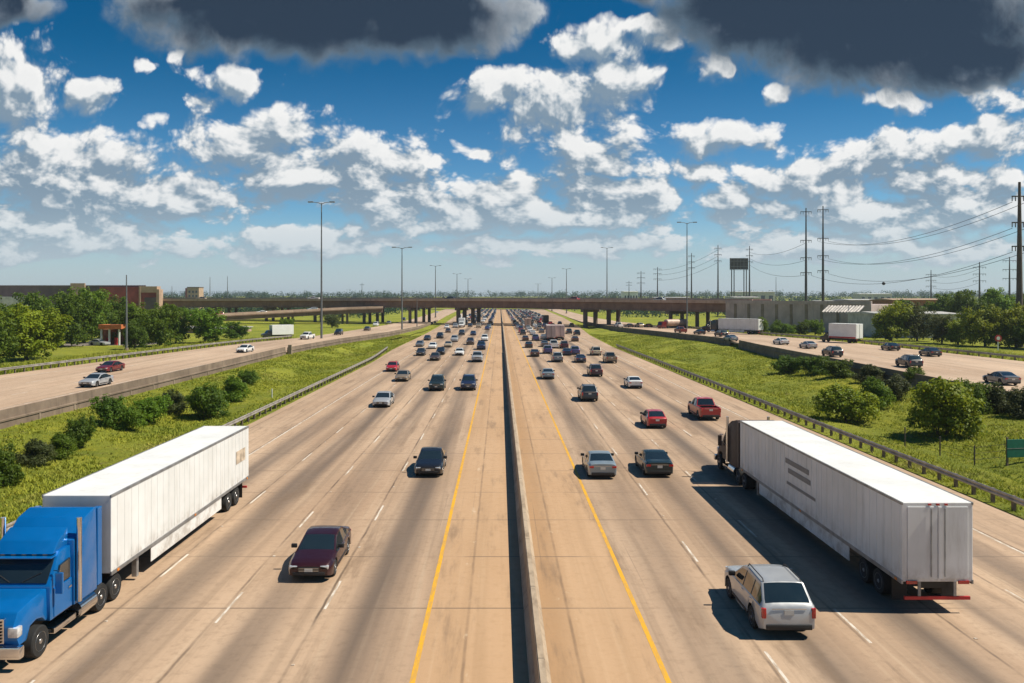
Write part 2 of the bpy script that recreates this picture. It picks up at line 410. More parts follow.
def ground_row(y):
    p = profile(y); out = []
    for (a, za), (b, zb) in zip(p, p[1:]):
        k = 3 if 1.5 < b - a < 60 else 1
        for j in range(k):
            x = a + (b - a) * j / k; z = za + (zb - za) * j / k
            out.append((x, z))
    out.append(p[-1])
    res = []
    for x, z in out:
        pl, pr, il, ir = lerp(PAV_L, y), lerp(PAV_R, y), lerp(IN_L, y), lerp(IN_R, y)
        if il + 0.5 < x < pl - 1.5 or pr + 1.5 < x < ir - 0.5:
            z += 0.22 * mnoise.noise((x * 0.25, y * 0.12, 3.1)) + 0.1 * mnoise.noise((x * 0.6, y * 0.5, 1.7))
        res.append((x, z))
    return res
# every row must carry the same number of points
NP = None
def ground_fixed(y):
    p = profile(y); res = []
    pl, pr, il, ir = lerp(PAV_L, y), lerp(PAV_R, y), lerp(IN_L, y), lerp(IN_R, y)
    for i, ((a, za), (b, zb)) in enumerate(zip(p, p[1:])):
        k = 3 if 4 < i < len(p) - 6 else 1
        for j in range(k):
            x = a + (b - a) * j / k; z = za + (zb - za) * j / k
            if il + 0.5 < x < pl - 1.3 or pr + 1.3 < x < ir - 0.5:
                z += 0.2 * mnoise.noise((x * 0.25, y * 0.12, 3.1)) + 0.1 * mnoise.noise((x * 0.6, y * 0.5, 1.7))
            res.append((x, z))
    res.append(p[-1])
    return res
tag(sheet('ground', M_grass, ROWS, ground_fixed), kind='structure')
def road_row(y):
    a, b = lerp(PAV_L, y), lerp(PAV_R, y)
    return [(a, -0.3), (a, 0.0)] + [(a + (b - a) * k / 8, 0.0) for k in range(1, 8)] + [(b, 0.0), (b, -0.3)]
tag(sheet('motorway', M_road, [y for y in ROWS if y <= 2600], road_row), kind='structure')
tag(sheet('collector_road', M_road2, [y for y in ROWS if y <= 2000], lambda y: [(lerp(OUT_L, y), lerp(ZR_L, y) - 0.4), (lerp(OUT_L, y), lerp(ZR_L, y)), (lerp(IN_L, y), lerp(ZR_L, y)), (lerp(IN_L, y) + 0.02, lerp(ZR_L, y) - 0.3)]), kind='structure')
tag(sheet('frontage_road', M_road2, [y for y in ROWS if y <= 2000], lambda y: [(lerp(IN_R, y) - 0.02, lerp(ZR_R, y) - 0.3), (lerp(IN_R, y), lerp(ZR_R, y)), (lerp(OUT_R, y), lerp(ZR_R, y)), (lerp(OUT_R, y), lerp(ZR_R, y) - 0.4)]), kind='structure')

# painted lines
def line_strip(mb, xf, y0, y1, w, z, m, step=12):
    n = max(1, int((y1 - y0) / step)); vs = []; fs = []
    for i in range(n + 1):
        y = y0 + (y1 - y0) * i / n
        x = xf(y) if callable(xf) else xf
        zz = z(y) if callable(z) else z
        vs += [(x - w/2, y, zz), (x + w/2, y, zz)]
    for i in range(n): fs.append((2*i, 2*i+1, 2*i+3, 2*i+2))
    mb.add(vs, fs, m)
LANE_L = [-6.5, -10.1, -14.05]; LANE_R = [8.65, 12.4, 16.1, 20.0]
mk = MB()
line_strip(mk, -2.63, -20, 1600, 0.17, 0.004, M_yellow); line_strip(mk, 5.06, -20, 1600, 0.17, 0.004, M_yellow)
line_strip(mk, -18.5, -20, 1600, 0.13, 0.004, M_wline); line_strip(mk, 23.65, -20, 1600, 0.13, 0.004, M_wline)
for x, off in zip(LANE_L + LANE_R, (6.0, 4.7, 9.5, 11.5, 3.0, 8.0, 5.0)):
    y = off
    while y < 900:
        line_strip(mk, x, y, y + 3.05, 0.1, 0.004, M_wline)
        if y < 260: mk.box(x - 0.05, x + 0.05, y + 7.5, y + 7.6, 0.0005, 0.02, M_wline)
        y += 12.2
tag(mk.build('lane_markings', fix=False), kind='structure')
mk = MB()
for k in (0.16, 0.39, 0.62, 0.84):
    f = lambda y, k=k: lerp(OUT_L, y) + (lerp(IN_L, y) - lerp(OUT_L, y)) * k
    g = lambda y, k=k: lerp(IN_R, y) + (lerp(OUT_R, y) - lerp(IN_R, y)) * k
    if k in (0.16, 0.84):
        line_strip(mk, f, -20, 700, 0.15, lambda y: lerp(ZR_L, y) + 0.005, M_wline); line_strip(mk, g, -20, 700, 0.15, lambda y: lerp(ZR_R, y) + 0.005, M_wline)
    else:
        y = 0
        while y < 500:
            line_strip(mk, f, y, y + 3, 0.13, lambda y: lerp(ZR_L, y) + 0.005, M_wline); line_strip(mk, g, y, y + 3, 0.13, lambda y: lerp(ZR_R, y) + 0.005, M_wline)
            y += 12.2
tag(mk.build('side_road_markings', fix=False), kind='structure')

# median barrier: tall glare-screen length in front, lower length beyond
def profile_sweep(mb, prof, rows, xf, zf, m, scale=1.0):
    vs = []; fs = []; n = len(prof)
    for y in rows:
        x, z = xf(y), zf(y)
        vs += [(x + a, y, z + b * scale) for a, b in prof]
    for i in range(len(rows) - 1):
        for k in range(n): fs.append((i*n+k, i*n+(k+1) % n, (i+1)*n+(k+1) % n, (i+1)*n+k))
    fs += [tuple(range(n))[::-1], tuple((len(rows)-1)*n + k for k in range(n))]
    mb.add(vs, fs, m)
JERSEY = [(-0.33, -0.05), (-0.33, 0.08), (-0.17, 0.34), (-0.11, 1.1), (0.11, 1.1), (0.17, 0.34), (0.33, 0.08), (0.33, -0.05)]
def barrier(y0, y1, h, label, seam=9.0):
    root = empty('median_barrier', (1.2, y0, 0), label, 'barrier', 'concrete barriers between the two carriageways')
    mb = MB(); profile_sweep(mb, [(a, b if b < 1 else h) for a, b in JERSEY], [0.01 + (y1 - y0 - 0.02) * i / 60 for i in range(61)], lambda y: 0, lambda y: 0, M_conc)
    mb.build('barrier_wall', root)
    cap = MB(); cap.box(-0.085, 0.085, 0.1, y1 - y0 - 0.1, h + 0.003, h + 0.03, M_conc); cap.build('coping', root)
barrier(-30, 176, 0.96, 'dark median barrier nearest the camera, dividing the two carriageways')
barrier(176.3, 900, 0.84, 'lower thin median barrier continuing towards and under the overpass')

# steel guardrails
def guardrail(side, y0, y1, xf, label, zf=lambda y: -0.1, dark=False):
    x0 = xf(y0); root = empty('guardrail', (x0, y0, zf(y0)), label, 'guardrail', 'steel guardrails along the road edges')
    W = [(0.0, 0.42), (0.05, 0.46), (0.05, 0.52), (-0.005, 0.575), (0.05, 0.63), (0.05, 0.69), (0.0, 0.73), (-0.02, 0.73), (0.02, 0.68), (0.02, 0.64), (-0.035, 0.575), (0.02, 0.51), (0.02, 0.47), (-0.02, 0.42)]
    W = [(-side * a, b * 1.16 + .02) for a, b in W]
    n = max(2, int((y1 - y0) / 4))
    rows = [y0 + (y1 - y0) * i / n for i in range(n + 1)]
    mb = MB(); vs = []
    profile_sweep(mb, W, rows, lambda y: xf(y) - x0, lambda y: zf(y) - zf(y0), M_rail)
    mb.v = [(x, y - y0, z) for x, y, z in mb.v]
    mb.build('rail', root, 40)
    pb = MB(); pb.box(-0.08, 0.08, -0.1, 0.1, -0.5, 0.84, M_post); pm_ = pb.mesh('post')
    y = y0 + 0.6; k = 0
    step = max(1.9, (y1 - y0) / 98)
    while y < y1:
        link('post', pm_, root, (xf(y) - x0 + side * 0.13, y - y0, zf(y) - zf(y0))); y += step
    return root
guardrail(-1, 12, 186, lambda y: lerp(PAV_L, y) - 0.55 - (0 if y < 160 else (y - 160) * 0.02), 'steel guardrail on the left verge, ending beside the oncoming traffic')
guardrail(1, 12, 196, lambda y: lerp(PAV_R, y) + 0.75, 'long steel guardrail on the right verge beside the white lorry')
guardrail(1, 40, 330, lambda y: lerp(OUT_R, y) + 0.7, 'steel guardrail along the far edge of the right side road, below the trees', lambda y: lerp(ZR_R, y) - 0.1)
guardrail(-1, 60, 215, lambda y: lerp(OUT_L, y) - 0.75, 'rusty guardrail along the far edge of the left side road, by the filling station', lambda y: lerp(ZR_L, y) - 0.05)

# retaining walls carrying the side roads
def ret_wall(y0, y1, inn, zr, zb, side, label, par=0.82):
    xs = lerp(inn, y0)
    root = empty('retaining_wall', (xs, y0, lerp(zb, y0)), label, 'wall', 'retaining walls under the side roads')
    n = int((y1 - y0) / 6); rows = [y0 + (y1 - y0) * i / n for i in range(n + 1)]
    def sweep(fn, m, name, dy=0.0):
        mb = MB(); vs = []; fs = []; k = None
        for y in rows:
            p = fn(y); k = len(p); vs += [(x - xs, y - y0, z - lerp(zb, y0)) for x, z in p]
        for i in range(len(rows) - 1):
            for j in range(k): fs.append((i*k+j, i*k+(j+1) % k, (i+1)*k+(j+1) % k, (i+1)*k+j))
        fs += [tuple(range(k))[::-1], tuple((len(rows)-1)*k + j for j in range(k))]
        mb.add(vs, fs, m); mb.build(name, root)
    s = side   # +1: the wall's face looks towards +x
    sweep(lambda y: [(lerp(inn, y) + s*0.05, lerp(zb, y) - 0.6), (lerp(inn, y) + s*0.3, lerp(zb, y) - 0.6), (lerp(inn, y) + s*0.3, lerp(zr, y) - 0.12), (lerp(inn, y) + s*0.05, lerp(zr, y) - 0.12)], M_wallb, 'wall_face')
    sweep(lambda y: [(lerp(inn, y) + s*0.03, lerp(zr, y) - 0.118), (lerp(inn, y) + s*0.38, lerp(zr, y) - 0.118), (lerp(inn, y) + s*0.38, lerp(zr, y) + 0.02), (lerp(inn, y) + s*0.24, lerp(zr, y) + 0.06), (lerp(inn, y) + s*0.2, lerp(zr, y) + par), (lerp(inn, y) + s*0.03, lerp(zr, y) + par)], M_wallb, 'parapet')
    pil = MB()
    y = y0 + 3
    while y < y1:
        x = lerp(inn, y) - xs; pil.box(min(x + s*0.302, x + s*0.36), max(x + s*0.302, x + s*0.36), y - y0 - 0.12, y - y0 + 0.12, lerp(zb, y) - lerp(zb, y0) - 0.3, lerp(zr, y) - 0.13 - lerp(zb, y0), M_wallc); y += 6
    tag(pil.build('pilaster', root), kind='stuff')
ret_wall(10, 157, IN_L, ZR_L, ZB_L, 1, 'two tier concrete retaining wall with bushes along the left side road')
ret_wall(159, 420, IN_L, ZR_L, ZB_L, 1, 'low brown retaining wall curving towards the overpass on the left', 0.6)
ret_wall(10, 178, IN_R, ZR_R, ZB_R, -1, 'dark retaining wall behind the bushes on the right side road', 0.7)
ret_wall(186, 380, IN_R, ZR_R, ZB_R, -1, 'low dark wall beside the bright grass bank leading to the overpass', 0.6)
# vertical end post of the wall on the left
t = MB(); t.box(-0.35, 0.35, -0.25, 0.25, -0.4, 2.2, M_conc, 0.03); tag(t.build('wall_end_post', loc=(-40.4, 157.8, 0.5)), 'pale concrete post where the left wall steps down', 'post')

# ------------------------------------------------------------------ the overpass

OVP = [(-520, 436), (-330, 420), (-200, 404), (-120, 391), (-60, 379), (-20, 367), (0, 358), (20, 346), (40, 329), (62, 305), (85, 279), (112, 247)]
OVY0 = 358
def ov_path():
    """the bridge's centre line, resampled every 8 m: (x, y, unit normal pointing away from the camera)"""
    pts = []
    P_ = [Vector((a, b - OVY0)) for a, b in OVP]
    for i in range(len(P_) - 1):
        p0 = P_[max(0, i-1)]; p1 = P_[i]; p2 = P_[i+1]; p3 = P_[min(len(P_)-1, i+2)]; k = max(2, int((p2 - p1).length / 8))
        for j in range(k):
            t = j / k
            pts.append(.5 * (2*p1 + (p2 - p0)*t + (2*p0 - 5*p1 + 4*p2 - p3)*t*t + (3*p1 - p0 - 3*p2 + p3)*t**3))
    pts.append(P_[-1]); out = []
    for i, p in enumerate(pts):
        d_ = (pts[min(i+1, len(pts)-1)] - pts[max(0, i-1)]).normalized(); out.append((p, Vector((-d_.y, d_.x))))
    return out
OVS = ov_path()
ov = empty('overpass', (0, OVY0, 0), 'long brown concrete overpass crossing above the whole motorway', 'bridge')
def oz(x): return 10.95 - 0.9 * ((x + 60) / 160) ** 2 if x > -60 else 10.95 - 1.6 * ((x + 60) / 420) ** 2
def along(name, secs, m, root=None, x0=-1e9, x1=83, zf=None, step=1):
    mb = MB(); st = [(p, q) for p, q in OVS if x0 <= p.x <= x1]
    for sec in secs:
        vs = []; fs = []; k = len(sec)
        for p, q in st:
            z0 = (zf or oz)(p.x); vs += [(p.x + q.x*a, p.y + q.y*a, z0 + b) for a, b in sec]
        for i in range(len(st) - 1):
            for j in range(k): fs.append((i*k+j, i*k+(j+1) % k, (i+1)*k+(j+1) % k, (i+1)*k+j))
        fs += [tuple(range(k))[::-1], tuple((len(st)-1)*k + j for j in range(k))]
        mb.add(vs, fs, m)
    return mb.build(name, root or ov)
def rect(a0, a1, b0, b1): return [(a0, b0), (a1, b0), (a1, b1), (a0, b1)]
for d, up in ((0.0, 0.0), (17.0, .55)):
    along('deck', [rect(d - .5, d + 12.5, up - 0.3, up)], M_bridgep)
    for g in (0.5, 3.3, 6.0, 8.8, 11.0):
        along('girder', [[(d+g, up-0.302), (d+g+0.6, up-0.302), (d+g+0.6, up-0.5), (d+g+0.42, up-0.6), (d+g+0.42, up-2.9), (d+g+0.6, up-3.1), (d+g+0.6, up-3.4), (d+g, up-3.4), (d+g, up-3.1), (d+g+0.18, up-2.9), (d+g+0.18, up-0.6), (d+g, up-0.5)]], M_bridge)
    along('parapet', [rect(d - 0.48, d - .2, up + 0.003, up + 0.66)], M_bridgep); along('parapet', [rect(d + 12.2, d + 12.48, up + 0.003, up + 0.66)], M_bridgep)
    along('railing', [rect(d - .42, d - .3, up + 0.94, up + 1.04), rect(d - .42, d - .3, up + 0.76, up + 0.82)], M_steel)
    rp = MB()
    for p, q in OVS:
        if p.x > 83: continue
        c_ = p + q * (d - .36); rp.box(c_.x - .06, c_.x + .06, c_.y - .06, c_.y + .06, oz(p.x) + up + .6, oz(p.x) + up + .95, M_steel)
    tag(rp.build('railing_post', ov), kind='stuff')
def ov_at(x): return min(OVS, key=lambda s: abs(s[0].x - x))
for x in (-470, -430, -390, -350, -310, -270, -235, -200, -170, -140, -112, -88, -64, -42, -19.6, 33.5, 62, 80):
    p, q = ov_at(x); p = Vector((x, p.y)) if abs(p.x - x) < 5 else p
    for d, up in ((0.0, 0.0), (17.0, .55)):
        zt = oz(p.x) + up - 3.4; a = p + q * (d + .2); b2 = p + q * (d + 11.8); dv = Vector((q.y, -q.x)) * .8
        cb = MB(); vs = []
        for z in (zt - 1.1, zt - .004):
            for c_ in (a - dv, a + dv, b2 + dv, b2 - dv): vs.append((c_.x, c_.y, z))
        cb.add(vs, [(0, 1, 2, 3), (4, 5, 6, 7), (0, 1, 5, 4), (1, 2, 6, 5), (2, 3, 7, 6), (3, 0, 4, 7)], M_column); cb.build('pier_cap', ov)
        for t_ in (2.4, 9.6):
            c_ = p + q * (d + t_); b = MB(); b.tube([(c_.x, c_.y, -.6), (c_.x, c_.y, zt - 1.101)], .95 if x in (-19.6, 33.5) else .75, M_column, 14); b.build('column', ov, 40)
# approach wall right of the overpass
aw = empty('panel_wall', (0, OVY0, 0), 'tall grey panelled retaining wall right of the overpass', 'wall')
zw = lambda x: oz(min(x, 90))
along('wall_face', [rect(-.4, 29, -12, -.35)], M_panel, aw, 78, 200, zw)
along('coping', [rect(-.62, .3, -.347, .75)], M_panel, aw, 78, 200, zw)
for i in range(9):
    x = 81.5 + i*3.4; p, q = ov_at(x); t_ = (x - p.x); dv = Vector((q.y, -q.x)); c_ = p + dv * (t_ / dv.x); b = MB(); vs = []
    for z in (-1, zw(x) - .4):
        for o_, n_ in ((-.45, -.62), (.45, -.62), (.45, -.403), (-.45, -.403)): w_ = c_ + dv*o_ + q*n_; vs.append((w_.x, w_.y, z))
    b.add(vs, [(0, 1, 2, 3), (4, 5, 6, 7), (0, 1, 5, 4), (1, 2, 6, 5), (2, 3, 7, 6), (3, 0, 4, 7)], M_wallc); b.build('pilaster', aw)
# ramp bridge on the left
rb = empty('ramp_bridge', (-100, 362, 0), 'lower ramp bridge rising behind the trees on the left, under the long overpass', 'bridge')
pts = [(-72, -52, 2.0), (-45, -34, 3.2), (-18, -17, 4.5), (8, -2, 5.8), (30, 8, 6.9), (46, 12.5, 7.4)]
def ribbon(name, off0, off1, z0, z1, m):
    mb = MB(); vs = []; fs = []
    for i, p in enumerate(pts):
        a = pts[max(0, i-1)]; b = pts[min(len(pts)-1, i+1)]; d = Vector((b[0]-a[0], b[1]-a[1])).normalized(); nrm = Vector((-d.y, d.x))
        for o, z in ((off0, z0), (off1, z0), (off1, z1), (off0, z1)): vs.append((p[0] + nrm.x*o, p[1] + nrm.y*o, p[2] + z))
    for i in range(len(pts) - 1):
        for j in range(4): fs.append((i*4+j, i*4+(j+1) % 4, i*4+4+(j+1) % 4, i*4+4+j))
    fs += [(3, 2, 1, 0), tuple(len(pts)*4 - 4 + j for j in range(4))]
    mb.add(vs, fs, m); mb.build(name, rb)
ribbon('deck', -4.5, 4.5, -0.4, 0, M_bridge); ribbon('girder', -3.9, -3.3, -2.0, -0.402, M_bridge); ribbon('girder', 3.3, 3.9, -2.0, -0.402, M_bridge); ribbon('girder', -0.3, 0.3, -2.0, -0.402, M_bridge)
ribbon('parapet', -4.52, -4.25, 0.003, 0.85, M_bridgep); ribbon('parapet', 4.25, 4.52, 0.003, 0.85, M_bridgep)
for i in (1, 2, 3, 4):
    p = pts[i]
    for o in (-2.4, 2.4):
        b = MB(); b.tube([(p[0] - o*0.6, p[1] + o*0.8, -0.5), (p[0] - o*0.6, p[1] + o*0.8, p[2] - 2.003)], 0.55, M_column, 12); b.build('column', rb, 40)
# ------------------------------------------------------------------ vehicles (front towards -y, wheels on z = 0)
# key profile: list of (y, z_top); cab = (windscreen base, roof front, roof rear, rear window base); belt line; pillars
SPEC = {
 'sedan':     dict(L=4.8, W=1.84, wr=0.33, fa=0.92, ra=3.78, gc=0.2, belt=[(0, .6), (1.3, .86), (3.8, .93), (4.8, .9)],
                   top=[(0, .66), (.12, .74), (.5, .83), (1.35, .95), (2.15, 1.36), (2.7, 1.45), (3.3, 1.42), (4.15, 1.08), (4.6, 1.04), (4.8, .98)], cab=(1.35, 2.15, 3.35, 4.15), pil=[2.75, 3.55]),
 'hatchback': dict(L=4.2, W=1.78, wr=0.32, fa=0.85, ra=3.4, gc=0.2, belt=[(0, .62), (1.1, .88), (3.5, .97), (4.2, .95)],
                   top=[(0, .68), (.12, .78), (.45, .87), (1.1, 1.0), (1.85, 1.43), (2.4, 1.5), (3.3, 1.46), (3.95, 1.05), (4.1, 1.0), (4.2, .92)], cab=(1.1, 1.85, 3.3, 3.95), pil=[2.4, 3.2]),
 'suv':       dict(L=4.85, W=1.94, wr=0.38, fa=0.95, ra=3.8, gc=0.26, belt=[(0, .8), (1.3, 1.06), (4.0, 1.12), (4.85, 1.1)],
                   top=[(0, .86), (.1, .98), (.45, 1.07), (1.4, 1.17), (2.1, 1.66), (2.7, 1.77), (4.2, 1.74), (4.7, 1.2), (4.78, 1.13), (4.85, 1.0)], cab=(1.4, 2.1, 4.22, 4.7), pil=[2.7, 3.65]),
 'minivan':   dict(L=5.0, W=1.96, wr=0.35, fa=0.92, ra=3.95, gc=0.2, belt=[(0, .7), (1.0, .98), (4.0, 1.05), (5.0, 1.05)],
                   top=[(0, .76), (.1, .88), (.4, .97), (1.0, 1.1), (2.0, 1.66), (2.6, 1.76), (4.5, 1.72), (4.88, 1.12), (4.95, 1.05), (5.0, .95)], cab=(1.0, 2.0, 4.5, 4.88), pil=[2.3, 3.6]),
 'pickup':    dict(L=5.75, W=2.02, wr=0.4, fa=1.0, ra=4.6, gc=0.3, belt=[(0, .92), (1.4, 1.16), (3.7, 1.18), (5.75, 1.2)],
                   top=[(0, 1.0), (.1, 1.1), (.45, 1.17), (1.5, 1.26), (2.1, 1.75), (2.6, 1.9), (3.5, 1.87), (3.85, 1.25), (3.9, 1.24), (5.68, 1.24), (5.75, 1.22)], cab=(1.5, 2.1, 3.52, 3.85), pil=[2.75], bed=(3.98, 5.66)),
}
def body_loft(sp, fine=True):
    L, W = sp['L'], sp['W']; hw = W / 2; R_ = sp['wr'] + 0.07
    c0, c1, c2, c3 = sp['cab']
    ys = set(y for y, _ in sp['top']) | {c0, c1, c2, c3, 0.03, L - 0.03, 0.25, L - 0.25}
    for w in (sp['fa'], sp['ra']):
        for k in ((-1, -.99, -.9, -.72, -.4, 0, .4, .72, .9, .99, 1) if fine else (-1, -.98, -.7, 0, .7, .98, 1)): ys.add(round(w + k * R_, 3))
    for q in sp['pil']: ys |= {q - 0.05, q + 0.05}
    if 'bed' in sp: ys |= {sp['bed'][0] - .01, sp['bed'][0], sp['bed'][1], sp['bed'][1] + .01}
    ys = sorted(y for y in ys if 0 <= y <= L)
    st = []
    for y in ys:
        if st and y - st[-1] < 0.009: continue
        st.append(y)
    rings = []
    for y in st:
        e = min(y, L - y)
        nose = 1 - 0.17 * max(0, 1 - e / 0.55) ** 2.2 if y < L/2 else 1 - 0.11 * max(0, 1 - e / 0.45) ** 2.2
        wb = hw * nose
        zb = sp['gc'] + 0.1 * max(0, 1 - e / 0.3)
        for w in (sp['fa'], sp['ra']):
            d = abs(y - w)
            if d < R_: zb = max(zb, sp['wr'] + math.sqrt(max(0, R_*R_ - d*d)))
        zt = lerp(sp['top'], y); bl = min(lerp(sp['belt'], y), zt - 0.05)
        zm = max(0.62 * bl + 0.05, zb + 0.03); zm = min(zm, bl - 0.04)
        incab = c0 < y < c3
        t = 0.0
        if c0 <= y <= c1: t = (y - c0) / (c1 - c0)
        elif c1 < y < c2: t = 1.0
        elif c2 <= y <= c3: t = (c3 - y) / (c3 - c2)
        wroof = wb * (0.9 - 0.155 * t)
        zedge = zt - 0.045
        b = sp.get('bed')
        if b and b[0] <= y <= b[1]:
            tail = [(wb*.95, zt), (wb*.86, zt), (wb*.845, sp['gc'] + .45), (wb*.4, sp['gc'] + .45), (0, sp['gc'] + .45)]
            l4b = (wb*.965, zt - .03)
        else:
            l4b = (wb*.97 + (wroof - wb*.97) * 0.86, bl + (zedge - bl) * 0.86)
            tail = [(wroof, zedge), (wroof * .91, zt - 0.018), (wroof * .6, zt), (wroof * .3, zt + .006), (0, zt + .008)]
        ring = [(0, zb), (wb * .9, zb), (wb * .99, zb + 0.02), (wb, zm), (wb * .985, bl - 0.03), (wb * .955, bl), l4b] + tail
        rings.append((y, ring))
    n = len(rings[0][1]); V = []; F = []
    for y, ring in rings:
        for x, z in ring: V.append((x, y, z))
        for x, z in ring: V.append((-x, y, z))
    def idx(i, j, s): return i * 2 * n + (n if s < 0 else 0) + j
    for i in range(len(rings) - 1):
        ya, yb = rings[i][0], rings[i+1][0]; mid = (ya + yb) / 2
        for j in range(n - 1):
            for s in (1, -1):
                k = 'body'
                if c0 < mid < c3 and j == 5: k = 'side'
                if j == 5 and any(q - 0.06 < mid < q + 0.06 for q in sp['pil']): k = 'pillar'
                if j == 5 and (mid > c3 - 0.12 or mid < c0 + 0.12): k = 'body'
                if c0 < mid < c1 and j >= 8: k = 'screen'
                if c2 < mid < c3 and j >= 8: k = 'rear'
                if j in (0, 1) : k = 'under'
                b = sp.get('bed')
                if b and b[0] - .02 < mid < b[1] + .02 and j >= 9: k = 'bed'
                q = (idx(i, j, s), idx(i, j+1, s), idx(i+1, j+1, s), idx(i+1, j, s))
                F.append((q if s > 0 else q[::-1], k))
    for i, flip in ((0, False), (len(rings) - 1, True)):
        f = [idx(i, j, 1) for j in range(n)] + [idx(i, j, -1) for j in range(n - 1, -1, -1)]
        F.append((tuple(f[::-1] if flip else f), 'body'))
    return V, F

def submesh(mb, V, F, kinds, matof):
    for k in kinds:
        fs = [f for f, kk in F if kk == k]
        if not fs: continue
        used = sorted({i for f in fs for i in f}); mp = {u: i for i, u in enumerate(used)}
        mb.add([V[u] for u in used], [tuple(mp[i] for i in f) for f in fs], matof[k])
def weld(me):
    bm = bmesh.new(); bm.from_mesh(me); bmesh.ops.remove_doubles(bm, verts=bm.verts, dist=0.0005)
    bmesh.ops.recalc_face_normals(bm, faces=bm.faces[:]); bm.to_mesh(me); bm.free()
    me.polygons.foreach_set('use_smooth', [True]*len(me.polygons)); me.set_sharp_from_angle(angle=R(38)); me.update()
    return me

def front_bits(sp):
    """lists of (name, builder) for fittings"""
    L, W = sp['L'], sp['W']; hw = W/2; zf = lerp(sp['top'], 0.12); out = []
    def headlight(s):
        m = MB(); x0, x1 = sorted((s*hw*.5, s*hw*.86)); m.box(x0, x1, 0.0 if s else 0, 0.32, zf - .2, zf - .06, M_head, .03); return m
    def taillight(s):
        m = MB(); zt = lerp(sp['belt'], L) - .02; tall = sp['L'] > 4.82 or sp['L'] < 4.3; x0, x1 = sorted((s*hw*(.79 if tall else .63), s*hw*.935)); h = .36 if tall else .16
        m.box(x0, x1, L - .16, L + .015, zt - h, zt - .02, M_tail, .02); return m
    def mirror(s):
        m = MB(); y = sp['cab'][0] + .32; z = lerp(sp['belt'], y) + .06; x0, x1 = sorted((s*(hw*.95), s*(hw + .2))); m.box(x0, x1, y - .06, y + .07, z, z + .17, M_trim, .035); return m
    g = MB(); g.box(-hw*.46, hw*.46, -.025, .1, zf - .3, zf - .1, M_trim, .02)
    for i in range(3): g.box(-hw*.44, hw*.44, -.035, .0, zf - .275 + i*.06, zf - .26 + i*.06, M_chrome)
    lb = MB(); lb.box(-hw*.72, hw*.72, -.03, .12, sp['gc'] + .1, sp['gc'] + .24, M_trim, .03)
    hl = MB(); zt_ = lerp(sp['belt'], L); hl.box(-hw*.6, hw*.6, L + .004, L + .016, zt_ - .07, zt_ - .045, M_chrome); rb = MB(); rb.box(-hw*.8, hw*.8, L - .1, L + .05, sp['gc'] + .08, sp['gc'] + .26, M_trim, .03)
    pl = MB(); pl.box(-.16, .16, L + .006, L + .022, lerp(sp['belt'], L) - .26, lerp(sp['belt'], L) - .1, M_plate)
    fp = MB(); fp.box(-.16, .16, -.052, -.036, sp['gc'] + .26, sp['gc'] + .38, M_plate)
    def handle(s, f):
        m = MB(); y = sp['cab'][1] + (.55 if f else 1.5); z = lerp(sp['belt'], y) - .13; x0, x1 = sorted((s*(hw*.97), s*(hw + .022))); m.box(x0, x1, y, y + .2, z, z + .045, M_chrome, .01); return m
    def sill(s):
        m = MB(); x0, x1 = sorted((s*(hw*.96), s*(hw + .012))); m.box(x0, x1, sp['fa'] + .55, sp['ra'] - .55, sp['gc'] + .1, sp['gc'] + .2, M_trim, .015); return m
    extra = [('door_handle', handle(s, f)) for s in (1, -1) for f in (0, 1)] + [('side_sill', sill(s)) for s in (1, -1)]
    if 'bed' not in sp and sp['top'][5][1] > 1.6:
        for s in (1, -1):
            m = MB(); zr = lerp(sp['top'], 3.2); x_ = s*hw*.66; m.tube([(x_, 2.4, zr - .06), (x_, 2.55, zr + .07), (x_, 4.05, zr + .05), (x_, 4.2, zr - .07)], .02, M_trim, 6); extra.append(('roof_rail', m))
    return extra and [('headlight', headlight(1)), ('headlight', headlight(-1)), ('tail_light', taillight(1)), ('tail_light', taillight(-1)),
            ('wing_mirror', mirror(1)), ('wing_mirror', mirror(-1)), ('grille', g), ('front_bumper', lb), ('rear_bumper', rb), ('tailgate_trim', hl), ('number_plate', pl), ('number_plate', fp)] + extra
def wheel_mb(r, w=.22, n=22):
    t = MB(); t.lathe_x([(-w/2, r*.62), (-w/2, r*.93), (-w*.38, r), (w*.38, r), (w/2, r*.93), (w/2, r*.62)], M_tyre, n)
    k = MB(); k.lathe_x([(-w/2 - .012, r*.1), (-w/2 - .01, r*.15), (-w/2 + .03, r*.2), (-w/2 + .035, r*.52), (-w/2 - .004, r*.6), (-w/2 + .02, r*.63), (w/2 - .02, r*.63), (w/2 + .004, r*.6), (w/2 - .035, r*.52), (w/2 - .03, r*.2), (w/2 + .01, r*.15), (w/2 + .012, r*.1)], M_rim, n)
    return t, k
CACHE = {}
